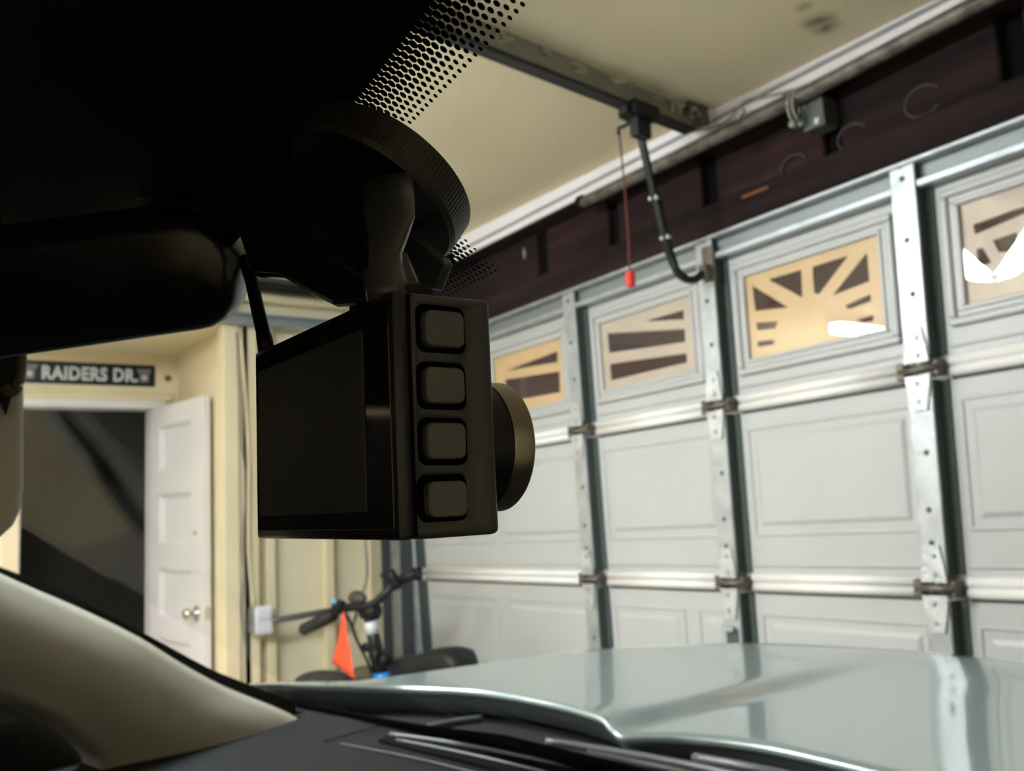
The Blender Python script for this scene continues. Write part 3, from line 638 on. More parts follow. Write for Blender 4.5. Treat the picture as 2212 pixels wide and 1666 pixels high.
# ================================================================== CEILING LAMPS (mirrored in the door windows, plus an added unseen uplight)
tl = empty('tube_lamp', 'slim ceiling tube lamp whose reflection crosses the sunburst window', 'lamp')
bm = B(); box(bm, -3.72, -3.60, -1.78, -1.02, 2.47, 2.53, 0.004); obj('housing', bm, K['lampbody'], tl)
obj('diffuser', box(B(), -3.705, -3.615, -1.76, -1.04, 2.405, 2.471, 0.004), K['tube'], tl)
ll = empty('leaf_lamp', 'white leaf shaped garage lamp hanging under the ceiling beside the car', 'lamp')
lc = Vector((-2.02, 0.10, 2.31))
obj('hub', lathe(B(), lc + Vector((0, 0, 0.224)), (0, 0, -1), [(0, 0.03), (0.13, 0.03), (0.15, 0.06), (0.22, 0.06), (0.225, 0.0)], 24), K['lampbody'], ll)
for k in range(4):
    a = math.radians(20 + 90 * k); d = Vector((math.cos(a), math.sin(a), 0)); s = Vector((-d.y, d.x, 0)); dn = (d * 0.88 + Vector((0, 0, 0.42))).normalized()
    q = [lc + d * 0.06 + s * 0.05, lc + d * 0.06 - s * 0.05, lc + dn * 0.36 - s * 0.10, lc + dn * 0.41, lc + dn * 0.36 + s * 0.10]
    q = [v + Vector((0, 0, -0.02)) for v in q]
    n_ = dn.cross(s).normalized(); n_ = n_ if n_.z > 0 else -n_
    obj('leaf_panel', prism(B(), q, n_ * -0.008), K['led'], ll)
    obj('leaf_back', prism(B(), [v + n_ * 0.002 for v in q], n_ * 0.012), K['lampbody'], ll)
l2 = empty('fill_tube', 'added tube lamp with uplight over the car roof, brightening the ceiling', 'lamp')  # unseen lamp added to lift the ceiling brightness
obj('housing', box(B(), -2.4, -0.9, -1.56, -1.44, 2.30, 2.325, 0.004), K['lampbody'], l2)
obj('diffuser', box(B(), -2.38, -0.92, -1.585, -1.415, 2.325, 2.36, 0.004), K['tube'], l2)
for hx_ in (-2.2, -1.1): obj('hanger', tube(B(), [(hx_, -1.5, 2.36), (hx_, -1.5, ZCEIL)], 0.004, 6), K['lampbody'], l2)

# ================================================================== BIKE, FLAG, BAG (by the stud wall)
bk = empty('electric_bike', 'small black electric bike with blue head tube parked before the garage door', 'bicycle')
gl, gc, gr = Vector((-3.80, 1.54, 0.862)), Vector((-3.50, 1.69, 0.958)), Vector((-3.25, 1.81, 1.105))
def q(x, y, Y): return aY(x, y, Y)
hb = spline([q(668, 1355, 1.55), q(735, 1318, 1.62), q(760, 1312, 1.66), q(800, 1308, 1.70), q(830, 1285, 1.74), q(862, 1255, 1.79), q(898, 1240, 1.82)], 5)
bar = obj('handlebar', tube(B(), hb, 0.018, 10), K['blackmetal'], bk, True)
obj('grip', tube(B(), [q(652, 1362, 1.53), q(655, 1361, 1.53), q(690, 1344, 1.57), q(722, 1327, 1.605)], [0.016, 0.026, 0.028, 0.027], 10), K['black'], bar, True)
obj('grip', tube(B(), [q(868, 1252, 1.79), q(902, 1238, 1.83)], [0.022, 0.022], 10), K['black'], bar, True)
obj('brake_lever', tube(B(), spline([q(862, 1262, 1.77), q(845, 1258, 1.74), q(832, 1248, 1.72), q(824, 1240, 1.71)], 4), [0.012] * 4 + [0.010] * 5 + [0.012] * 4, 6), K['black'], bar, True)
obj('brake_clamp', tube(B(), [q(842, 1232, 1.76), q(846, 1242, 1.765), q(858, 1270, 1.77)], [0.016, 0.022, 0.024], 8), K['black'], bar, True)
obj('brake_lever', tube(B(), spline([q(740, 1322, 1.62), q(715, 1330, 1.60), q(690, 1338, 1.57), q(665, 1343, 1.545)], 4), 0.006, 6), K['blackmetal'], bar, True)
p = q(735, 1303, 1.62); bm = B(); cyl(bm, p - Vector((-0.03, 0, 0.012)), (-1, -0.4, 0.1), 0.024, 0.05, 14, bev=0.006); obj('switch_housing', bm, K['black'], bar, True)
bm = B(); cyl(bm, q(733, 1299, 1.60) + Vector((0.0, -0.012, 0)), (-0.4, -1, 0.1), 0.011, 0.016, 12, bev=0.004); obj('cyan_switch', bm, K['cyan'], bar, True)
# display dome
c = q(772, 1292, 1.68); bm = B(); bmesh.ops.create_uvsphere(bm, u_segments=20, v_segments=10, radius=1)
for v in bm.verts: v.co = Vector((c.x + v.co.x * 0.068, c.y + v.co.y * 0.03, c.z + v.co.z * 0.030))
obj('display_hood', bm, mat('dull_dark_plastic', (0.05, 0.045, 0.035), 0.5), bk, True)
bm = B(); c = q(795, 1322, 1.70); cyl(bm, c + Vector((-0.05, 0, 0)), (1, 0.3, 0), 0.034, 0.09, 14, bev=0.008); obj('stem_clamp', bm, K['black'], bk, True)
s0, s1, s2 = q(798, 1335, 1.70), q(812, 1400, 1.72), q(824, 1452, 1.74)
obj('steering_column', tube(B(), [s0, s1, s2], [0.024, 0.028, 0.036], 12), K['blackmetal'], bk, True)
obj('white_decal', tube(B(), [s0.lerp(s1, 0.12), s0.lerp(s1, 0.52)], [0.0265, 0.0285], 12), K['box'], bk, True)
bm = B(); cyl(bm, q(813, 1415, 1.70), (0, -1, 0), 0.030, 0.02, 12); obj('latch_knob', bm, K['black'], bk, True); bm = B(); cyl(bm, q(828, 1425, 1.72), (1, 0, 0), 0.024, 0.03, 10); obj('latch_knob', bm, K['black'], bk, True); bm = B(); cyl(bm, q(788, 1398, 1.71), (1, 0, 0), 0.018, 0.05, 10); obj('folding_latch', bm, K['black'], bk, True)
h0, h1 = q(824, 1450, 1.74), q(829, 1500, 1.75)
obj('head_tube', tube(B(), [h0, h1], 0.036, 14), K['blue'], bk, True)
obj('brake_cable', tube(B(), spline([q(745, 1322, 1.62), q(757, 1345, 1.63), q(772, 1385, 1.66), q(792, 1425, 1.69), q(806, 1462, 1.72)], 5), 0.0065, 6), K['black'], bk, True)
obj('brake_cable', tube(B(), spline([q(770, 1318, 1.66), q(768, 1335, 1.66), q(762, 1350, 1.65), q(750, 1338, 1.64), q(744, 1322, 1.63)], 5), 0.005, 6), K['black'], bk, True)
wf_, wr_ = Vector((h1.x - 0.16, 1.77, 0.255)), Vector((-2.78, 1.80, 0.255))
obj('fork', tube(B(), [h1, h1.lerp(wf_, 0.5) + Vector((0, 0.035, 0)), wf_ + Vector((0, 0.04, 0))], [0.03, 0.018, 0.014], 8), K['blackmetal'], bk, True)
obj('fork', tube(B(), [h1, h1.lerp(wf_, 0.5) - Vector((0, 0.035, 0)), wf_ - Vector((0, 0.04, 0))], [0.03, 0.018, 0.014], 8), K['blackmetal'], bk, True)
def wheel(c):
    R = 0.225
    bm = B(); pts = [(c.x + R * math.cos(t), c.y, c.z + R * math.sin(t)) for t in [i * 2 * math.pi / 36 for i in range(37)]]; tube(bm, pts, 0.028, 8, caps=False)
    wl = obj('wheel', bm, K['tyre'], bk, True)
    bm = B(); cyl(bm, c - Vector((0, 0.03, 0)), (0, 1, 0), 0.03, 0.06, 14)
    for i in range(8):
        a = i * math.pi / 4; tube(bm, [c, c + Vector((math.cos(a) * 0.21, 0, math.sin(a) * 0.21))], 0.005, 5)
    obj('spokes', bm, K['greybox'], wl)
wheel(wf_); wheel(wr_)
bb = Vector((-3.22, 1.775, 0.36)); sb = Vector((-3.06, 1.78, 0.74))
obj('frame_tube', tube(B(), [h1 + Vector((0.01, 0, 0.02)), bb], 0.026, 8), K['blackmetal'], bk, True)
obj('frame_tube', tube(B(), [bb, sb], 0.02, 8), K['blackmetal'], bk, True)
obj('frame_tube', tube(B(), [bb, wr_], 0.016, 8), K['blackmetal'], bk, True)
obj('frame_tube', tube(B(), [sb - Vector((0.03, 0, 0.15)), wr_], 0.014, 8), K['blackmetal'], bk, True)
obj('kickstand', tube(B(), [bb + Vector((0.1, -0.04, -0.02)), bb + Vector((0.14, -0.16, -0.357))], 0.009, 6), K['blackmetal'], bk, True)
# long seat: profile swept
bm = B(); prof = []
top = [(858, 1421), (885, 1414), (905, 1413), (925, 1408), (950, 1399), (975, 1396), (992, 1400), (1003, 1415), (1011, 1434)]
ys = [0.03, 0.04, 0.05, 0.06, 0.07, 0.07, 0.07, 0.06, 0.04]
rings = []
for (x, y), hwid in zip(top, ys):
    t = q(x, y, 1.76); rg = []
    for k in range(12):
        a = 2 * math.pi * k / 12
        rg.append(bm.verts.new(Vector((t.x, t.y + hwid * math.cos(a), t.z - 0.030 + 0.030 * math.sin(a) - (0.035 if math.sin(a) < 0 else 0)))))
    rings.append(rg)
for A, C in zip(rings, rings[1:]):
    for k in range(12): bm.faces.new((A[k], A[(k + 1) % 12], C[(k + 1) % 12], C[k]))
bm.faces.new(rings[0][::-1]); bm.faces.new(rings[-1]); bmesh.ops.recalc_face_normals(bm, faces=bm.faces[:])
obj('saddle', bm, K['black'], bk, True)
bm = B(); t = q(880, 1460, 1.78); box(bm, t.x - 0.06, -2.80, 1.72, 1.82, 0.60, t.z + 0.01, 0.02); obj('battery_case', bm, K['black'], bk)
# flag
A_, Bq, Cq = q(741, 1320, 1.60), q(717, 1432, 1.60), q(766, 1469, 1.60)
bm = B(); n = 8; vv = {}
for i in range(n + 1):
    for j in range(i + 1):
        p = A_.lerp(Bq, i / n) if i == 0 else (A_.lerp(Bq, i / n)).lerp(A_.lerp(Cq, i / n), j / i)
        p = p + Vector((0, 0.002 * math.sin(j * 1.3 + i * 0.4), 0)); vv[i, j] = bm.verts.new(p)
for i in range(n):
    for j in range(i + 1):
        bm.faces.new((vv[i, j], vv[i + 1, j], vv[i + 1, j + 1]))
        if j < i: bm.faces.new((vv[i, j], vv[i + 1, j + 1], vv[i, j + 1]))
fl = obj('safety_flag', bm, K['orange'], None, True); md = fl.modifiers.new('s', 'SOLIDIFY'); md.thickness = 0.002
tag(fl, 'orange triangular safety flag hanging from the left of the handlebar', 'flag')
# lump of dark cloth / bag behind the hood
c = q(703, 1462, 1.62); bm = B(); bmesh.ops.create_uvsphere(bm, u_segments=24, v_segments=16, radius=1)
for v in bm.verts:
    z = v.co.z; v.co = Vector((c.x + v.co.x * 0.20, 1.62 + v.co.y * 0.12, (c.z - 0.03 + z * 0.05) if z > 0 else (c.z - 0.03) * (1 + z * 1.0)))
tag(obj('storage_bag', bm, K['bag'], None, True), 'charcoal rounded storage bag by the stud wall under the handlebars', 'bag')
c = q(795, 1443, 1.98); bm = B(); box(bm, c.x - 0.10, c.x + 0.12, 1.93, 2.04, 0, c.z, 0.03, 3)
tag(obj('cardboard_box', bm, K['brownlump']), 'dull brown box standing behind the bike column by the door track', 'box')

# ================================================================== CAR
car = empty('car', 'pale silver green car, seen from its cabin, parked facing the garage door', 'car')
def smooth(t): t = max(0.0, min(1.0, t)); return t * t * (3 - 2 * t)
def V3(p): return Vector(p)
def mir(p): return Vector((2 * XC - p[0], p[1], p[2]))
ql = [aX(535, 1480, -1.53), aX(620, 1478, -1.54), aX(720, 1479, -1.51), aZ(850, 1483, 1.05), aZ(950, 1486, 1.05), aZ(1050, 1493, 1.05), aZ(1180, 1515, 1.05), aZ(1290, 1545, 1.05),
      aZ(1315, 1566, 1.0425), aZ(1345, 1588, 1.035), aZ(1420, 1589, 1.035), aZ(1500, 1592, 1.035), aZ(1650, 1610, 1.035), aZ(1900, 1666, 1.035)]
bl = [aX(535, 1478, -1.54), aX(600, 1474, -1.57), aX(690, 1473, -1.565), aZ(780, 1470, 1.05), aZ(890, 1455, 1.05), aZ(1000, 1440, 1.05), aZ(1150, 1420, 1.05), aZ(1300, 1402, 1.05), aZ(1440, 1394, 1.05), aZ(1585, 1390, 1.05),
      aZ(1720, 1392, 1.05), aZ(1850, 1398, 1.05), aZ(1990, 1407, 1.05), aZ(2212, 1432, 1.05)]
Qr = ql + [Vector((XC, ql[-1].y + 0.003, 1.035))] + [mir(p) for p in reversed(ql)]
Br = bl + [Vector((XC, bl[-1].y + 0.01, 1.05))] + [mir(p) for p in reversed(bl)]
def resample(P, n):
    L = [0]
    for a, b2 in zip(P, P[1:]): L.append(L[-1] + (b2 - a).length)
    return L
NK = 8
Qs, Bs = spline(Qr, NK), spline(Br, NK)
NT = 28
bm = B(); grid = []
for k, (a, b2) in enumerate(zip(Qs, Bs)):
    col = []
    for t in range(NT + 1):
        f = t / NT; p = a.lerp(b2, f)
        Y = p.y; ax_ = abs(p.x - XC)
        fade = 1 - smooth((Y - 1.15) / 0.5)
        zflat = 1.05 - 0.015 * smooth((0.43 - ax_) / 0.055) * (0.35 + 0.65 * fade) * (1 - smooth((Y - 1.35) / 0.25))
        # keep the traced ends, blend to the height field between
        wgt = min(1.0, f / 0.12) if True else 1; wg2 = min(1.0, (1 - f) / 0.10)
        if a.z > 1.0505: zz = p.z
        else: zz = a.z * (1 - wgt) + wgt * (zflat * wg2 + b2.z * (1 - wg2))
        col.append(Vector((p.x, p.y, zz)))
    grid.append(col)
# rolled rear edge and outer skirts
full = []
for k, col in enumerate(grid):
    a, b2 = col[0], col[-1]; out = Vector((b2.x - XC, (b2.y - 0.9) * 1.0, 0)); out = out.normalized() if out.length > 1e-6 else Vector((0, 1, 0))
    pre = [a + Vector((0, 0.012, -0.016)), a + Vector((0, 0.0, -0.010)), a + Vector((0, -0.003, -0.004))]
    post = [b2 + out * 0.012 + Vector((0, 0, -0.006)), b2 + out * 0.028 + Vector((0, 0, -0.022)), b2 + out * 0.045 + Vector((0, 0, -0.07)), b2 + out * 0.055 + Vector((0, 0, -0.30)), b2 + out * 0.04 + Vector((0, 0, -0.62))]
    full.append([bm.verts.new(p) for p in pre + col + post])
for A, C in zip(full, full[1:]):
    for k in range(len(A) - 1): bm.faces.new((A[k], C[k], C[k + 1], A[k + 1]))
hood = obj('hood', bm, K['paint'], car, True)
# underside lip and cowl
bm = B(); prev = None
for a in [c_[0] for c_ in grid]:
    r = [bm.verts.new(a + Vector((0, 0.008, -0.012))), bm.verts.new(a + Vector((0, 0.03, -0.045))), bm.verts.new(a + Vector((0, 0.09, -0.06)))]
    if prev:
        for k in range(2): bm.faces.new((prev[k], r[k], r[k + 1], prev[k + 1]))
    prev = r
obj('hood_lip', bm, K['paintunder'], hood, True)
NX = 40
bm = B(); prev = None
for i in range(NX + 1):
    X = -1.50 + 1.80 * i / NX; y0 = wsY(X, 1.06) - 0.01
    r = [bm.verts.new((X, y0, 1.046)), bm.verts.new((X, y0 + 0.05, 1.036)), bm.verts.new((X, y0 + 0.12, 1.005)), bm.verts.new((X, y0 + 0.42, 0.985))]
    if prev:
        for k in range(3): bm.faces.new((prev[k], r[k], r[k + 1], prev[k + 1]))
    prev = r
obj('cowl', bm, K['cowl'], car, True)
obj('wiper_arm', tube(B(), spline([aZ(925, 1573, 1.052), aZ(985, 1561, 1.052), aZ(1040, 1554, 1.05)], 4), 0.006, 6), K['paintunder'], car, True)
w1 = obj('wiper_arm', tube(B(), spline([aZ(1180, 1602, 1.05), aZ(1300, 1620, 1.045), aZ(1480, 1652, 1.04), aZ(1700, 1700, 1.04)], 4), 0.005, 6), K['ventchrome'], car, True)
obj('wiper_blade', tube(B(), [aZ(1270, 1628, 1.05), aZ(1500, 1675, 1.042), aZ(1700, 1715, 1.04)], 0.006, 6), K['black'], w1, True)
obj('wiper_arm', tube(B(), spline([aZ(1500, 1637, 1.03), aZ(1600, 1655, 1.035), aZ(1720, 1680, 1.03)], 4), 0.006, 6), K['ventchrome'], car, True)
# windscreen glass (curved slab)
def surf(bm, x0, x1, z0, z1, nx, nz, off0, off1=None):
    def P(X, Z, o): return Vector((X, wsY(X, Z), Z)) - wsn(X, Z) * o
    def layer(o): return [[bm.verts.new(P(x0 + (x1 - x0) * i / nx, z0 + (z1 - z0) * j / nz, o)) for j in range(nz + 1)] for i in range(nx + 1)]
    g = layer(off0)
    for i in range(nx):
        for j in range(nz): bm.faces.new((g[i][j], g[i + 1][j], g[i + 1][j + 1], g[i][j + 1]))
    if off1 is not None:
        h = layer(off1)
        for i in range(nx):
            for j in range(nz): bm.faces.new((h[i][j], h[i][j + 1], h[i + 1][j + 1], h[i + 1][j]))
        rim = [(i, 0) for i in range(nx)] + [(nx, j) for j in range(nz)] + [(i, nz) for i in range(nx, 0, -1)] + [(0, j) for j in range(nz, 0, -1)]
        for (i, j), (i2, j2) in zip(rim, rim[1:] + rim[:1]): bm.faces.new((g[i][j], h[i][j], h[i2][j2], g[i2][j2]))
    bmesh.ops.recalc_face_normals(bm, faces=bm.faces[:]); return bm
ws = obj('windscreen', surf(B(), XC - 0.79, XC + 0.79, 1.035, 1.52, 48, 20, -0.0005, -0.0045), K['glass'], car, True)
# frit: solid top band, solid tab, bottom band, dots
pin0, pin1 = aW(940, 0), aW(754, 235); ztop_in = (pin0.z + pin1.z) / 2
TX0, TX1 = -0.262, aW(991, 563).x; TZ = aW(991, 563).z
def topz(X): return pin1.z + (pin0.z - pin1.z) * (X - pin1.x) / (pin0.x - pin1.x)
print('frit', pin0 - Vector((0, 0, CZ)), pin1 - Vector((0, 0, CZ)), TX1, TZ - CZ, 'outer', aW(1100, 0), aW(870, 215), aW(1045, 565), aW(925, 640), aW(943, 500))
bm = B(); surf(bm, -0.45, XC + 0.79, ztop_in, 1.52, 60, 8, 0.0006); surf(bm, XC - 0.79, -0.45, 1.488, 1.52, 20, 3, 0.0006); surf(bm, TX0, TX1, TZ, ztop_in + 0.001, 10, 10, 0.0006)
obj('frit_band', bm, K['frit'], ws)
up = [(480, 1455), (520, 1474), (620, 1508), (750, 1537), (902, 1562), (1092, 1586), (1300, 1636), (1500, 1684), (1800, 1756)]
dn = [(420, 1520), (500, 1545), (600, 1556), (760, 1572), (940, 1600), (1130, 1634), (1350, 1690), (1550, 1730), (1850, 1800)]
bm = B(); prev = None
for a, b2 in zip(up, dn):
    r = [bm.verts.new(aW(*a)), bm.verts.new(aW(*b2))]
    for v in r: v.co -= wsn(v.co.x, v.co.z) * 0.001
    if prev: bm.faces.new((prev[0], r[0], r[1], prev[1]))
    prev = r
obj('frit_band', bm, K['frit'], ws)
# halftone dots
PX_, PR = 0.00245, 0.00172     # pitch along X, rise per row measured down the glass
bm = B()
cosA, sinA = 1 / math.sqrt(1 + 1.414 ** 2) * 1.414, 1 / math.sqrt(1 + 1.414 ** 2)
def dot(X, Z, r):
    c = Vector((X, wsY(X, Z), Z)); n = wsn(X, Z); c -= n * 0.0008
    a = Vector((1, 0, 0)); a = (a - n * a.dot(n)).normalized(); b2 = n.cross(a)
    vs = [bm.verts.new(c + (a * math.cos(t) + b2 * math.sin(t)) * r) for t in [i * math.pi / 7 for i in range(14)]]
    bm.faces.new(vs)
NR = 8
for i in range(-40, 90):
    for rrow in range(NR):
        X = -0.18 + (i + 0.5 * (rrow % 2)) * PX_
        if X < TX1 - 0.012: continue
        f = rrow / (NR - 1); Z = topz(X) - sinA * PR * (rrow + 0.15)
        dot(X, Z, 0.00112 * (1 - 0.52 * f ** 1.4))
NT_ = 5
for j in range(0, 30):            # right side of the tab and its lower edge
    Z = TZ + sinA * PR * (j - NT_ + 0.5)
    for k in range(-32, NT_ + 2):
        X = TX1 + (k + 0.5 * (j % 2)) * PX_ + 0.0012
        dx = max(0, (X - TX1) / (NT_ * PX_)); dz = max(0, (TZ - Z) / (sinA * PR * NT_))
        if X < TX1 and Z > TZ: continue
        d = max(dx, dz)
        if d > 1.05 or X < TX0 or Z > topz(X) - sinA * PR * NR: continue
        dot(X, Z, 0.00112 * (1 - 0.55 * d ** 1.3))
tag(obj('frit_dots', bm, K['frit'], ws), 'halftone rows of black dots fading out from the frit', kind='stuff')
# roof with headliner, cabin shell; unseen left side added to block light and reflections
bm = B(); prev = None
for i in range(21):
    X = XC - 0.72 + 1.44 * i / 20; y0 = wsY(X, 1.503) + 0.01
    r = [bm.verts.new((X, y0, 1.500)), bm.verts.new((X, y0 - 0.08, 1.515)), bm.verts.new((X, -2.2, 1.54)), bm.verts.new((X, -2.2, 1.60)), bm.verts.new((X, y0 - 0.1, 1.57)), bm.verts.new((X, y0, 1.512))]
    if prev:
        for k in range(6): bm.faces.new((prev[k], r[k], r[(k + 1) % 6], prev[(k + 1) % 6]))
    prev = r
bmesh.ops.recalc_face_normals(bm, faces=bm.faces[:])
obj('roof', bm, [K['headliner']], car)
bm = B(); box(bm, -1.52, -1.42, -2.2, 0.50, 0.30, 1.02); box(bm, 0.22, 0.32, -2.2, 0.5, 0.30, 1.04); box(bm, -1.5, 0.3, -2.25, -1.2, 0.3, 1.5); box(bm, -1.5, 0.3, -2.2, 0.5, 0.28, 0.34); box(bm, -1.5, -1.40, -2.2, -0.06, 0.3, 1.52)
obj('cabin_shell_blocker', bm, K['cabin'], car)  # left side closed over the window to keep the cabin dark
bm = B(); box(bm, -1.43, -1.33, -1.2, 0.18, 0.7, 1.13, 0.03, 3); prism(bm, [aX(-40, 1470, -1.345), aX(0, 1490, -1.345), aX(90, 1530, -1.345), aX(160, 1570, -1.345), aX(225, 1650, -1.345), aX(225, 1760, -1.345), aX(-40, 1760, -1.345)], (-0.04, 0, 0))
obj('door_trim', bm, K['cabin'], car)
bm = B(); box(bm, -1.55, 0.35, 0.45, 1.35, 0.25, 0.95); obj('engine_bay', bm, K['cabin'], car)
for wx in (-1.45, 0.25):
    for wy in (1.05, -1.6):
        bm = B(); lathe(bm, (wx - 0.1, wy, 0.33), (1, 0, 0), [(0, 0.2), (0.0, 0.30), (0.03, 0.33), (0.17, 0.33), (0.2, 0.30), (0.2, 0.2)], 28); obj('wheel', bm, K['tyre'], car, True)
# left pillar trim
U = [(-260, 1115), (-120, 1182), (0, 1241), (150, 1309), (300, 1381), (400, 1441), (500, 1493), (624, 1543), (700, 1590)]
L = [(-260, 1425), (-120, 1463), (0, 1500), (75, 1527), (130, 1556), (172, 1589), (203, 1620), (216, 1646), (222, 1700)]
UX = [-1.22, -1.245, -1.27, -1.295, -1.32, -1.335, -1.35, -1.365, -1.37]; LX = [-1.20, -1.215, -1.23, -1.24, -1.25, -1.26, -1.268, -1.275, -1.28]
Up = spline([Vector((-1.17, -0.20, 1.505))] + [aX(*a, x) for a, x in zip(U, UX)], 4); Lp = spline([Vector((-1.15, -0.30, 1.47))] + [aX(*a, x) for a, x in zip(L, LX)], 4)
bm = B(); prev = None; NC = 14
for a, b2 in zip(Up, Lp):
    col = []
    for k in range(-1, NC + 2):
        f = k / NC
        if k == -1: p = a + Vector((-0.05, 0.012, 0.0))
        elif k == NC + 1: p = b2 + Vector((-0.06, -0.01, -0.01))
        else:
            p = a.lerp(b2, f) + Vector((1, -0.15, 0.15)) * (0.030 * math.sin(math.pi * f ** 0.9) ** 1.1 if 0 < f < 1 else 0)
        col.append(bm.verts.new(p))
    if prev:
        for k in range(len(col) - 1): bm.faces.new((prev[k], col[k], col[k + 1], prev[k + 1]))
    prev = col
bmesh.ops.recalc_face_normals(bm, faces=bm.faces[:])
obj('pillar_trim', bm, K['trimbeige'], car, True)
SU = [(-260, 1108), (-120, 1173), (0, 1225), (100, 1262), (190, 1306), (330, 1378), (450, 1443), (530, 1476), (640, 1520)]
SL = [(-260, 1140), (-120, 1200), (0, 1262), (100, 1305), (190, 1350), (330, 1418), (450, 1486), (530, 1520), (640, 1560)]
bm = B(); a = spline([Vector((-1.182, -0.19, 1.51))] + [aX(*p, x - 0.012) for p, x in zip(SU, UX)], 3); b2 = spline([Vector((-1.182, -0.21, 1.49))] + [aX(*p, x - 0.012) for p, x in zip(SL, UX)], 3); prev = None
for p, q2 in zip(a, b2):
    r = [bm.verts.new(p), bm.verts.new(q2), bm.verts.new(q2 + Vector((-0.02, 0.0, 0))), bm.verts.new(p + Vector((-0.012, 0.0, 0)))]
    if prev:
        for k in range(4): bm.faces.new((prev[k], r[k], r[(k + 1) % 4], prev[(k + 1) % 4]))
    prev = r
bmesh.ops.recalc_face_normals(bm, faces=bm.faces[:])
obj('glass_seal', bm, K['frit'], car)
# dashboard
bm = B(); prev = None
for i in range(49):
    X = -1.40 + 1.75 * i / 48; col = []; y1 = wsY(X, 1.06) - 0.004
    for j in range(24):
        f = j / 23; Y = y1 + (-0.02 - y1) * f
        dz = 0.004 * math.sin(f * 3.0) - 0.10 * smooth((f - 0.75) / 0.25)
        hum = 0.014 * math.exp(-((X + 1.0) / 0.16) ** 2 - ((Y - 0.18) / 0.10) ** 2)
        col.append(bm.verts.new((X, Y, 1.046 + dz + hum)))
    col.append(bm.verts.new((X, -0.04, 0.6)))
    if prev:
        for k in range(len(col) - 1): bm.faces.new((prev[k], prev[k + 1], col[k + 1], col[k]))
    prev = col
dsh = obj('dashboard', bm, K['dash'], car, True)
A1 = [aZ(838, 1588, 1.0515), aZ(1000, 1612, 1.0515), aZ(1180, 1648, 1.0515), aZ(1400, 1696, 1.0515)]
B1 = [aZ(818, 1598, 1.0515), aZ(905, 1620, 1.0515), aZ(1050, 1655, 1.0515), aZ(1250, 1712, 1.0515)]
A1s, B1s = spline(A1, 6), spline(B1, 6); bm = B(); prism(bm, A1s + B1s[::-1], (0, 0, -0.012)); vs_ = obj('defroster_vent', bm, K['gap'], dsh)
obj('vent_lip', tube(B(), [p + Vector((0, 0.004, 0)) for p in A1s], 0.0035, 8), K['ventchrome'], vs_, True)
mid = [a.lerp(b2, 0.55) for a, b2 in zip(A1s, B1s)][2:]
obj('vent_vane', tube(B(), mid, 0.0022, 6), K['ventchrome'], vs_, True)
obj('seam', tube(B(), spline([aZ(735, 1606, 1.0512), aZ(830, 1624, 1.0512), aZ(930, 1645, 1.0512), aZ(1060, 1678, 1.0512)], 5), 0.0009, 5), K['ventchrome'], dsh)
obj('seam', tube(B(), spline([aZ(828, 1566, 1.0512), aZ(780, 1580, 1.0512), aZ(700, 1603, 1.0512)], 5), 0.0009, 5), K['gap'], dsh)
# driver's visor, folded to the side
vp = [(58, 640), (52, 760), (53, 900), (52, 1050), (46, 1100), (30, 1135), (0, 1162), (-60, 1185), (-300, 1200), (-300, 640)]
VX = -0.60
bm = B(); prism(bm, [aX(x, y, VX) for x, y in vp], (-0.012, 0, 0)); vz = obj('sun_visor', bm, K['visor'], car)
md = vz.modifiers.new('b', 'BEVEL'); md.width = 0.004; md.segments = 3; md.limit_method = 'ANGLE'
obj('visor_clip', tube(B(), spline([aX(44, 740, VX + 0.007), aX(46, 790, VX + 0.007), aX(38, 835, VX + 0.007), aX(22, 848, VX + 0.007), aX(8, 835, VX + 0.007)], 4), 0.003, 8), K['visoredge'], vz, True)
bm = B(); prism(bm, [aX(x, y, VX + 0.006) for x, y in ((-80, 640), (40, 640), (36, 780), (24, 860), (14, 895), (2, 870), (-20, 820), (-80, 800))], (-0.005, 0, 0)); obj('vanity_pocket', bm, K['cabin'], vz)
# rear view mirror
def at(x, y, rho): d = ray(x, y); return fin(d / d.length * rho)
e0, e1 = at(533, 560, 0.345), at(-330, 676, 0.43); axm = (e1 - e0); Lm = axm.length; axm.normalize()
vw = -(e0 + e1 - Vector((0, 0, 2 * CZ))).normalized(); upm = axm.cross(vw).normalized(); upm = upm if upm.z > 0 else -upm; fw = axm.cross(upm).normalized()
bm = B(); rings = []
NL = 28
for i in range(NL + 1):
    f = i / NL; s = f * Lm; e = min(s, Lm - s) / 0.022; k = math.sqrt(max(0.0, 1 - (1 - min(1, e)) ** 2)) if e < 1 else 1.0
    k = max(k, 0.08); hh = 0.0235 * k * (0.98 + 0.10 * f); dd = 0.012 * (0.5 + 0.5 * k)
    rings.append([bm.verts.new(e0 + axm * s + upm * hh * math.copysign(abs(math.sin(t)) ** 0.6, math.sin(t)) + fw * dd * math.copysign(abs(math.cos(t)) ** 0.7, math.cos(t))) for t in [j * 2 * math.pi / 24 for j in range(24)]])
for A, C in zip(rings, rings[1:]):
    for k in range(24): bm.faces.new((A[k], A[(k + 1) % 24], C[(k + 1) % 24], C[k]))
bm.faces.new(rings[0][::-1]); bm.faces.new(rings[-1]); bmesh.ops.recalc_face_normals(bm, faces=bm.faces[:])
mr = obj('rear_view_mirror', bm, K['mirror'], car, True)
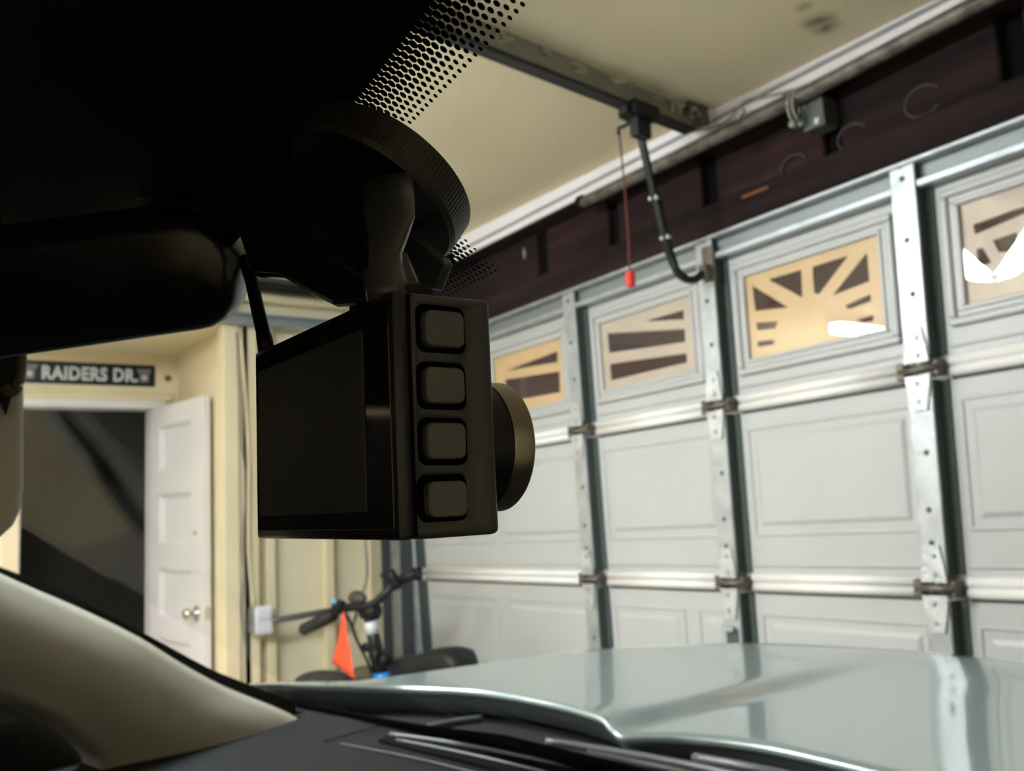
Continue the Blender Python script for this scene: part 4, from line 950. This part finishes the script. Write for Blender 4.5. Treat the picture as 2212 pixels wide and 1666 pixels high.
# sensor and mirror-foot housing behind the mirror
hp_ = [(530, 560), (546, 598), (575, 601), (612, 604), (660, 634), (716, 662), (800, 655), (806, 600), (780, 530), (720, 420), (660, 300), (560, 60), (-60, 40), (-60, 420), (300, 430), (500, 470)]
bm = B(); prism(bm, [aY(x, y, 0.085) if x > 480 else aY(x, y, 0.075) for x, y in hp_], (0, 0.012, 0))
sh_ = obj('sensor_housing', bm, K['mirror'], mr)
md = sh_.modifiers.new('b', 'BEVEL'); md.width = 0.0015; md.segments = 2; md.limit_method = 'ANGLE'

# ================================================================== DASHCAM
dc_ = empty('dashcam', 'small black dashcam with four side buttons hanging from the windscreen', 'dashcam')
x1, y0, z1, z0 = -0.1590, 0.0850, 1.36 + 0.0440, 1.36 - 0.0066
x0 = -0.2392; yb = 0.1092
def dpy(px, y): d = ray(px, y); return fin(d * (x1 / d[0]))
bm = B(); box(bm, x0, x1, y0 + 0.0042, yb, z0, z1, 0.0014, 3)
body = autosmooth(obj('body', bm, K['body'], dc_))
bm = B(); box(bm, x0 + 0.0001, x1 - 0.0001, y0, y0 + 0.0036, z0 + 0.0001, z1 - 0.0001, 0.0008, 2)
bz = autosmooth(obj('screen_bezel', bm, K['bezel'], dc_))
obj('groove', box(B(), x0 + 0.0006, x1 - 0.0006, y0 + 0.0030, y0 + 0.0050, z0 + 0.0006, z1 - 0.0006), K['gap'], dc_)
bm = B(); box(bm, x0 + 0.0015, x1 - 0.0015, y0 - 0.0003, y0 + 0.001, z0 + 0.0022, z1 - 0.0015, 0.0002, 1); sc_ = obj('screen', bm, K['screen'], dc_)
bm = B(); box(bm, x0 + 0.004, x1 - 0.013, y0 - 0.0006, y0, z0 + 0.006, z1 - 0.006, 0.0001, 1); obj('display_area', bm, mat('display_glass', (0.065, 0.067, 0.070), 0.35), sc_)
def rrect(cy, cz, hy, hz, r, n=6):
    pts = []
    for (sy, sz, a0) in ((1, 1, 0), (-1, 1, 90), (-1, -1, 180), (1, -1, 270)):
        for i in range(n + 1):
            a = math.radians(a0 + 90 * i / n); pts.append((cy + sy * (hy - r) + math.cos(a) * r, cz + sz * (hz - r) + math.sin(a) * r))
    return pts
cut = B(); centers = []
for (px, py) in ((952, 712), (954, 834), (957, 954), (957, 1076)):
    c = dpy(px, py); e = dpy(px, py - 51); centers.append((c.y, c.z, (e.z - c.z)))
    hz = e.z - c.z; hy = abs(dpy(px + 53, py).y - dpy(px - 53, py).y) / 2
    a = [cut.verts.new((x1 + 0.002, y, z)) for y, z in rrect(c.y, c.z, hy, hz, 0.0020)]; b2 = [cut.verts.new((x1 - 0.0022, y, z)) for y, z in rrect(c.y, c.z, hy, hz, 0.0020)]
    cut.faces.new(a); cut.faces.new(b2[::-1])
    for k in range(len(a)): cut.faces.new((a[k], b2[k], b2[(k + 1) % len(a)], a[(k + 1) % len(a)]))
bmesh.ops.recalc_face_normals(cut, faces=cut.faces[:])
me = bpy.data.meshes.new('cut'); cut.to_mesh(me); cut.free(); co = bpy.data.objects.new('cut', me); COL.objects.link(co); me.materials.append(K['gap'])
md = body.modifiers.new('c', 'BOOLEAN'); md.object = co; md.operation = 'DIFFERENCE'; md.solver = 'EXACT'; md.material_mode = 'TRANSFER'
bpy.context.view_layer.update()
nm = bpy.data.meshes.new_from_object(body.evaluated_get(bpy.context.evaluated_depsgraph_get()))
body.modifiers.clear(); body.data = nm; bpy.data.objects.remove(co)
for (px, py), (cy, cz, hz) in zip(((963, 710), (964, 832), (967, 952), (970, 1078)), centers):
    # button face sits a little below the surface
    c = dpy(px, py); c.y -= 0.0; bm = B()
    hy = abs(dpy(px + 42, py).y - dpy(px - 42, py).y) / 2; hz2 = hz * 0.76
    f0 = [bm.verts.new((x1 - 0.0023, y, z)) for y, z in rrect(c.y, c.z, hy, hz2, 0.0017)]
    f1 = [bm.verts.new((x1 - 0.0003, y, z)) for y, z in rrect(c.y, c.z, hy, hz2, 0.0017)]
    f2 = [bm.verts.new((x1 - 0.0000, y, z)) for y, z in rrect(c.y, c.z, hy - 0.0003, hz2 - 0.0003, 0.0015)]
    n = len(f0)
    for A, C in ((f0, f1), (f1, f2)):
        for k in range(n): bm.faces.new((A[k], A[(k + 1) % n], C[(k + 1) % n], C[k]))
    bm.faces.new(f2); bmesh.ops.recalc_face_normals(bm, faces=bm.faces[:])
    obj('button', bm, K['button'], dc_)
# lens barrel
zc = (aY(1080, 825, 0.12).z + aY(1080, 1105, 0.12).z) / 2; rl_ = (aY(1080, 825, 0.12).z - aY(1080, 1105, 0.12).z) / 2
xc = aY(1158, 965, 0.1205).x - rl_
bm = B(); lathe(bm, (xc, yb - 0.001, zc), (0, 1, 0), [(0, rl_ * 0.97), (0.0075, rl_ * 0.97), (0.0075, rl_ * 0.8)], 64)
lb = autosmooth(obj('lens_barrel', bm, K['lensblack'], dc_))
bm = B(); lathe(bm, (xc, yb + 0.0058, zc), (0, 1, 0), [(0, rl_ * 0.9), (0, rl_ * 0.985), (0.0004, rl_), (0.0052, rl_), (0.0056, rl_ * 0.98), (0.0056, rl_ * 0.82), (0.003, rl_ * 0.7)], 64)
autosmooth(obj('lens_ring', bm, K['lensring'], dc_))
bm = B(); lathe(bm, (xc, yb + 0.0055, zc), (0, 1, 0), [(0, rl_ * 0.72), (0.002, rl_ * 0.6), (0.0032, rl_ * 0.35), (0.0036, 0.0)], 40)
obj('lens_glass', bm, K['screen'], dc_, True)
# suction disc on the glass
gcn = aW(850, 368); n = wsn(gcn.x, gcn.z); rr = 0.0236
base = gcn - n * 0.0012
prof = [(0, rr * 0.96), (0.0006, rr), (0.0085, rr), (0.0100, rr * 0.965), (0.0102, rr * 0.5), (0.0102, 0)]
bm = B(); NN = 260
t = Vector((0, 0, 1)); a = n.cross(t).normalized(); b2 = n.cross(a).normalized(); R = []
for s, qv in prof:
    R.append([bm.verts.new(base - n * s + (a * math.cos(2 * math.pi * k / NN) + b2 * math.sin(2 * math.pi * k / NN)) * (qv - (0.00009 if k % 2 and 0.0005 < s < 0.009 else 0))) for k in range(NN)] if qv > 0 else None)
for A, C in zip(R, R[1:]):
    if C is None: bm.faces.new(A); continue
    for k in range(NN): bm.faces.new((A[k], A[(k + 1) % NN], C[(k + 1) % NN], C[k]))
bm.faces.new(R[0][::-1]); bmesh.ops.recalc_face_normals(bm, faces=bm.faces[:])
mp_ = obj('suction_disc', bm, [K['rim'], K['frit']], dc_)
for f_ in mp_.data.polygons:
    if abs(f_.normal.dot(n)) > 0.9: f_.material_index = 1
# arm joining disc and body
AR = [(800, 400, 880, 370, 0.0985), (785, 445, 886, 425, 0.0960), (775, 490, 886, 470, 0.0940), (783, 530, 866, 520, 0.0915), (797, 560, 850, 550, 0.0900), (806, 590, 849, 580, 0.0892), (812, 618, 856, 606, 0.0885), (815, 650, 862, 640, 0.0885)]
bm = B(); rg = []
for (xa_, ya_, xb_, yb_, Y) in AR:
    p, q2 = aY(xa_, ya_, Y), aY(xb_, yb_, Y); m_ = (p + q2) / 2; hw = (q2 - p) / 2; dep = Vector((0.0, 0.0045, 0.001))
    rg.append([bm.verts.new(m_ + hw * math.cos(tt) + dep * math.sin(tt) * 1.0) for tt in [i * math.pi / 8 for i in range(16)]])
for A, C in zip(rg, rg[1:]):
    for k in range(16): bm.faces.new((A[k], A[(k + 1) % 16], C[(k + 1) % 16], C[k]))
bm.faces.new(rg[0][::-1]); bm.faces.new(rg[-1]); bmesh.ops.recalc_face_normals(bm, faces=bm.faces[:])
obj('mount_arm', bm, K['mount'], dc_, True)
bm = B(); prism(bm, [aY(x, y, 0.1075) for x, y in ((866, 500), (880, 505), (950, 556), (958, 570), (936, 626), (850, 612), (850, 540))], (0.0, 0.003, 0.0))
o = obj('release_lever', bm, K['mount'], dc_); md = o.modifiers.new('b', 'BEVEL'); md.width = 0.0008; md.segments = 2
obj('mount_foot', box(B(), -0.186, -0.1635, 0.088, 0.098, z1 - 0.0005, z1 + 0.003, 0.001, 2), K['black'], dc_)
# power cable
cbp = spline([at(528, 560, 0.285), at(543, 606, 0.278), at(557, 670, 0.268), at(576, 752, 0.258)], 5)
cab = tag(obj('power_cable', tube(B(), cbp, 0.0020, 10), K['black'], None, True), 'short black power cable rising from the dashcam corner to the mirror', 'cable')
cbe = obj('plug', tube(B(), [cbp[-3], cbp[-1] + Vector((0, 0, -0.001))], [0.0022, 0.0024], 10), K['black'], cab, True)
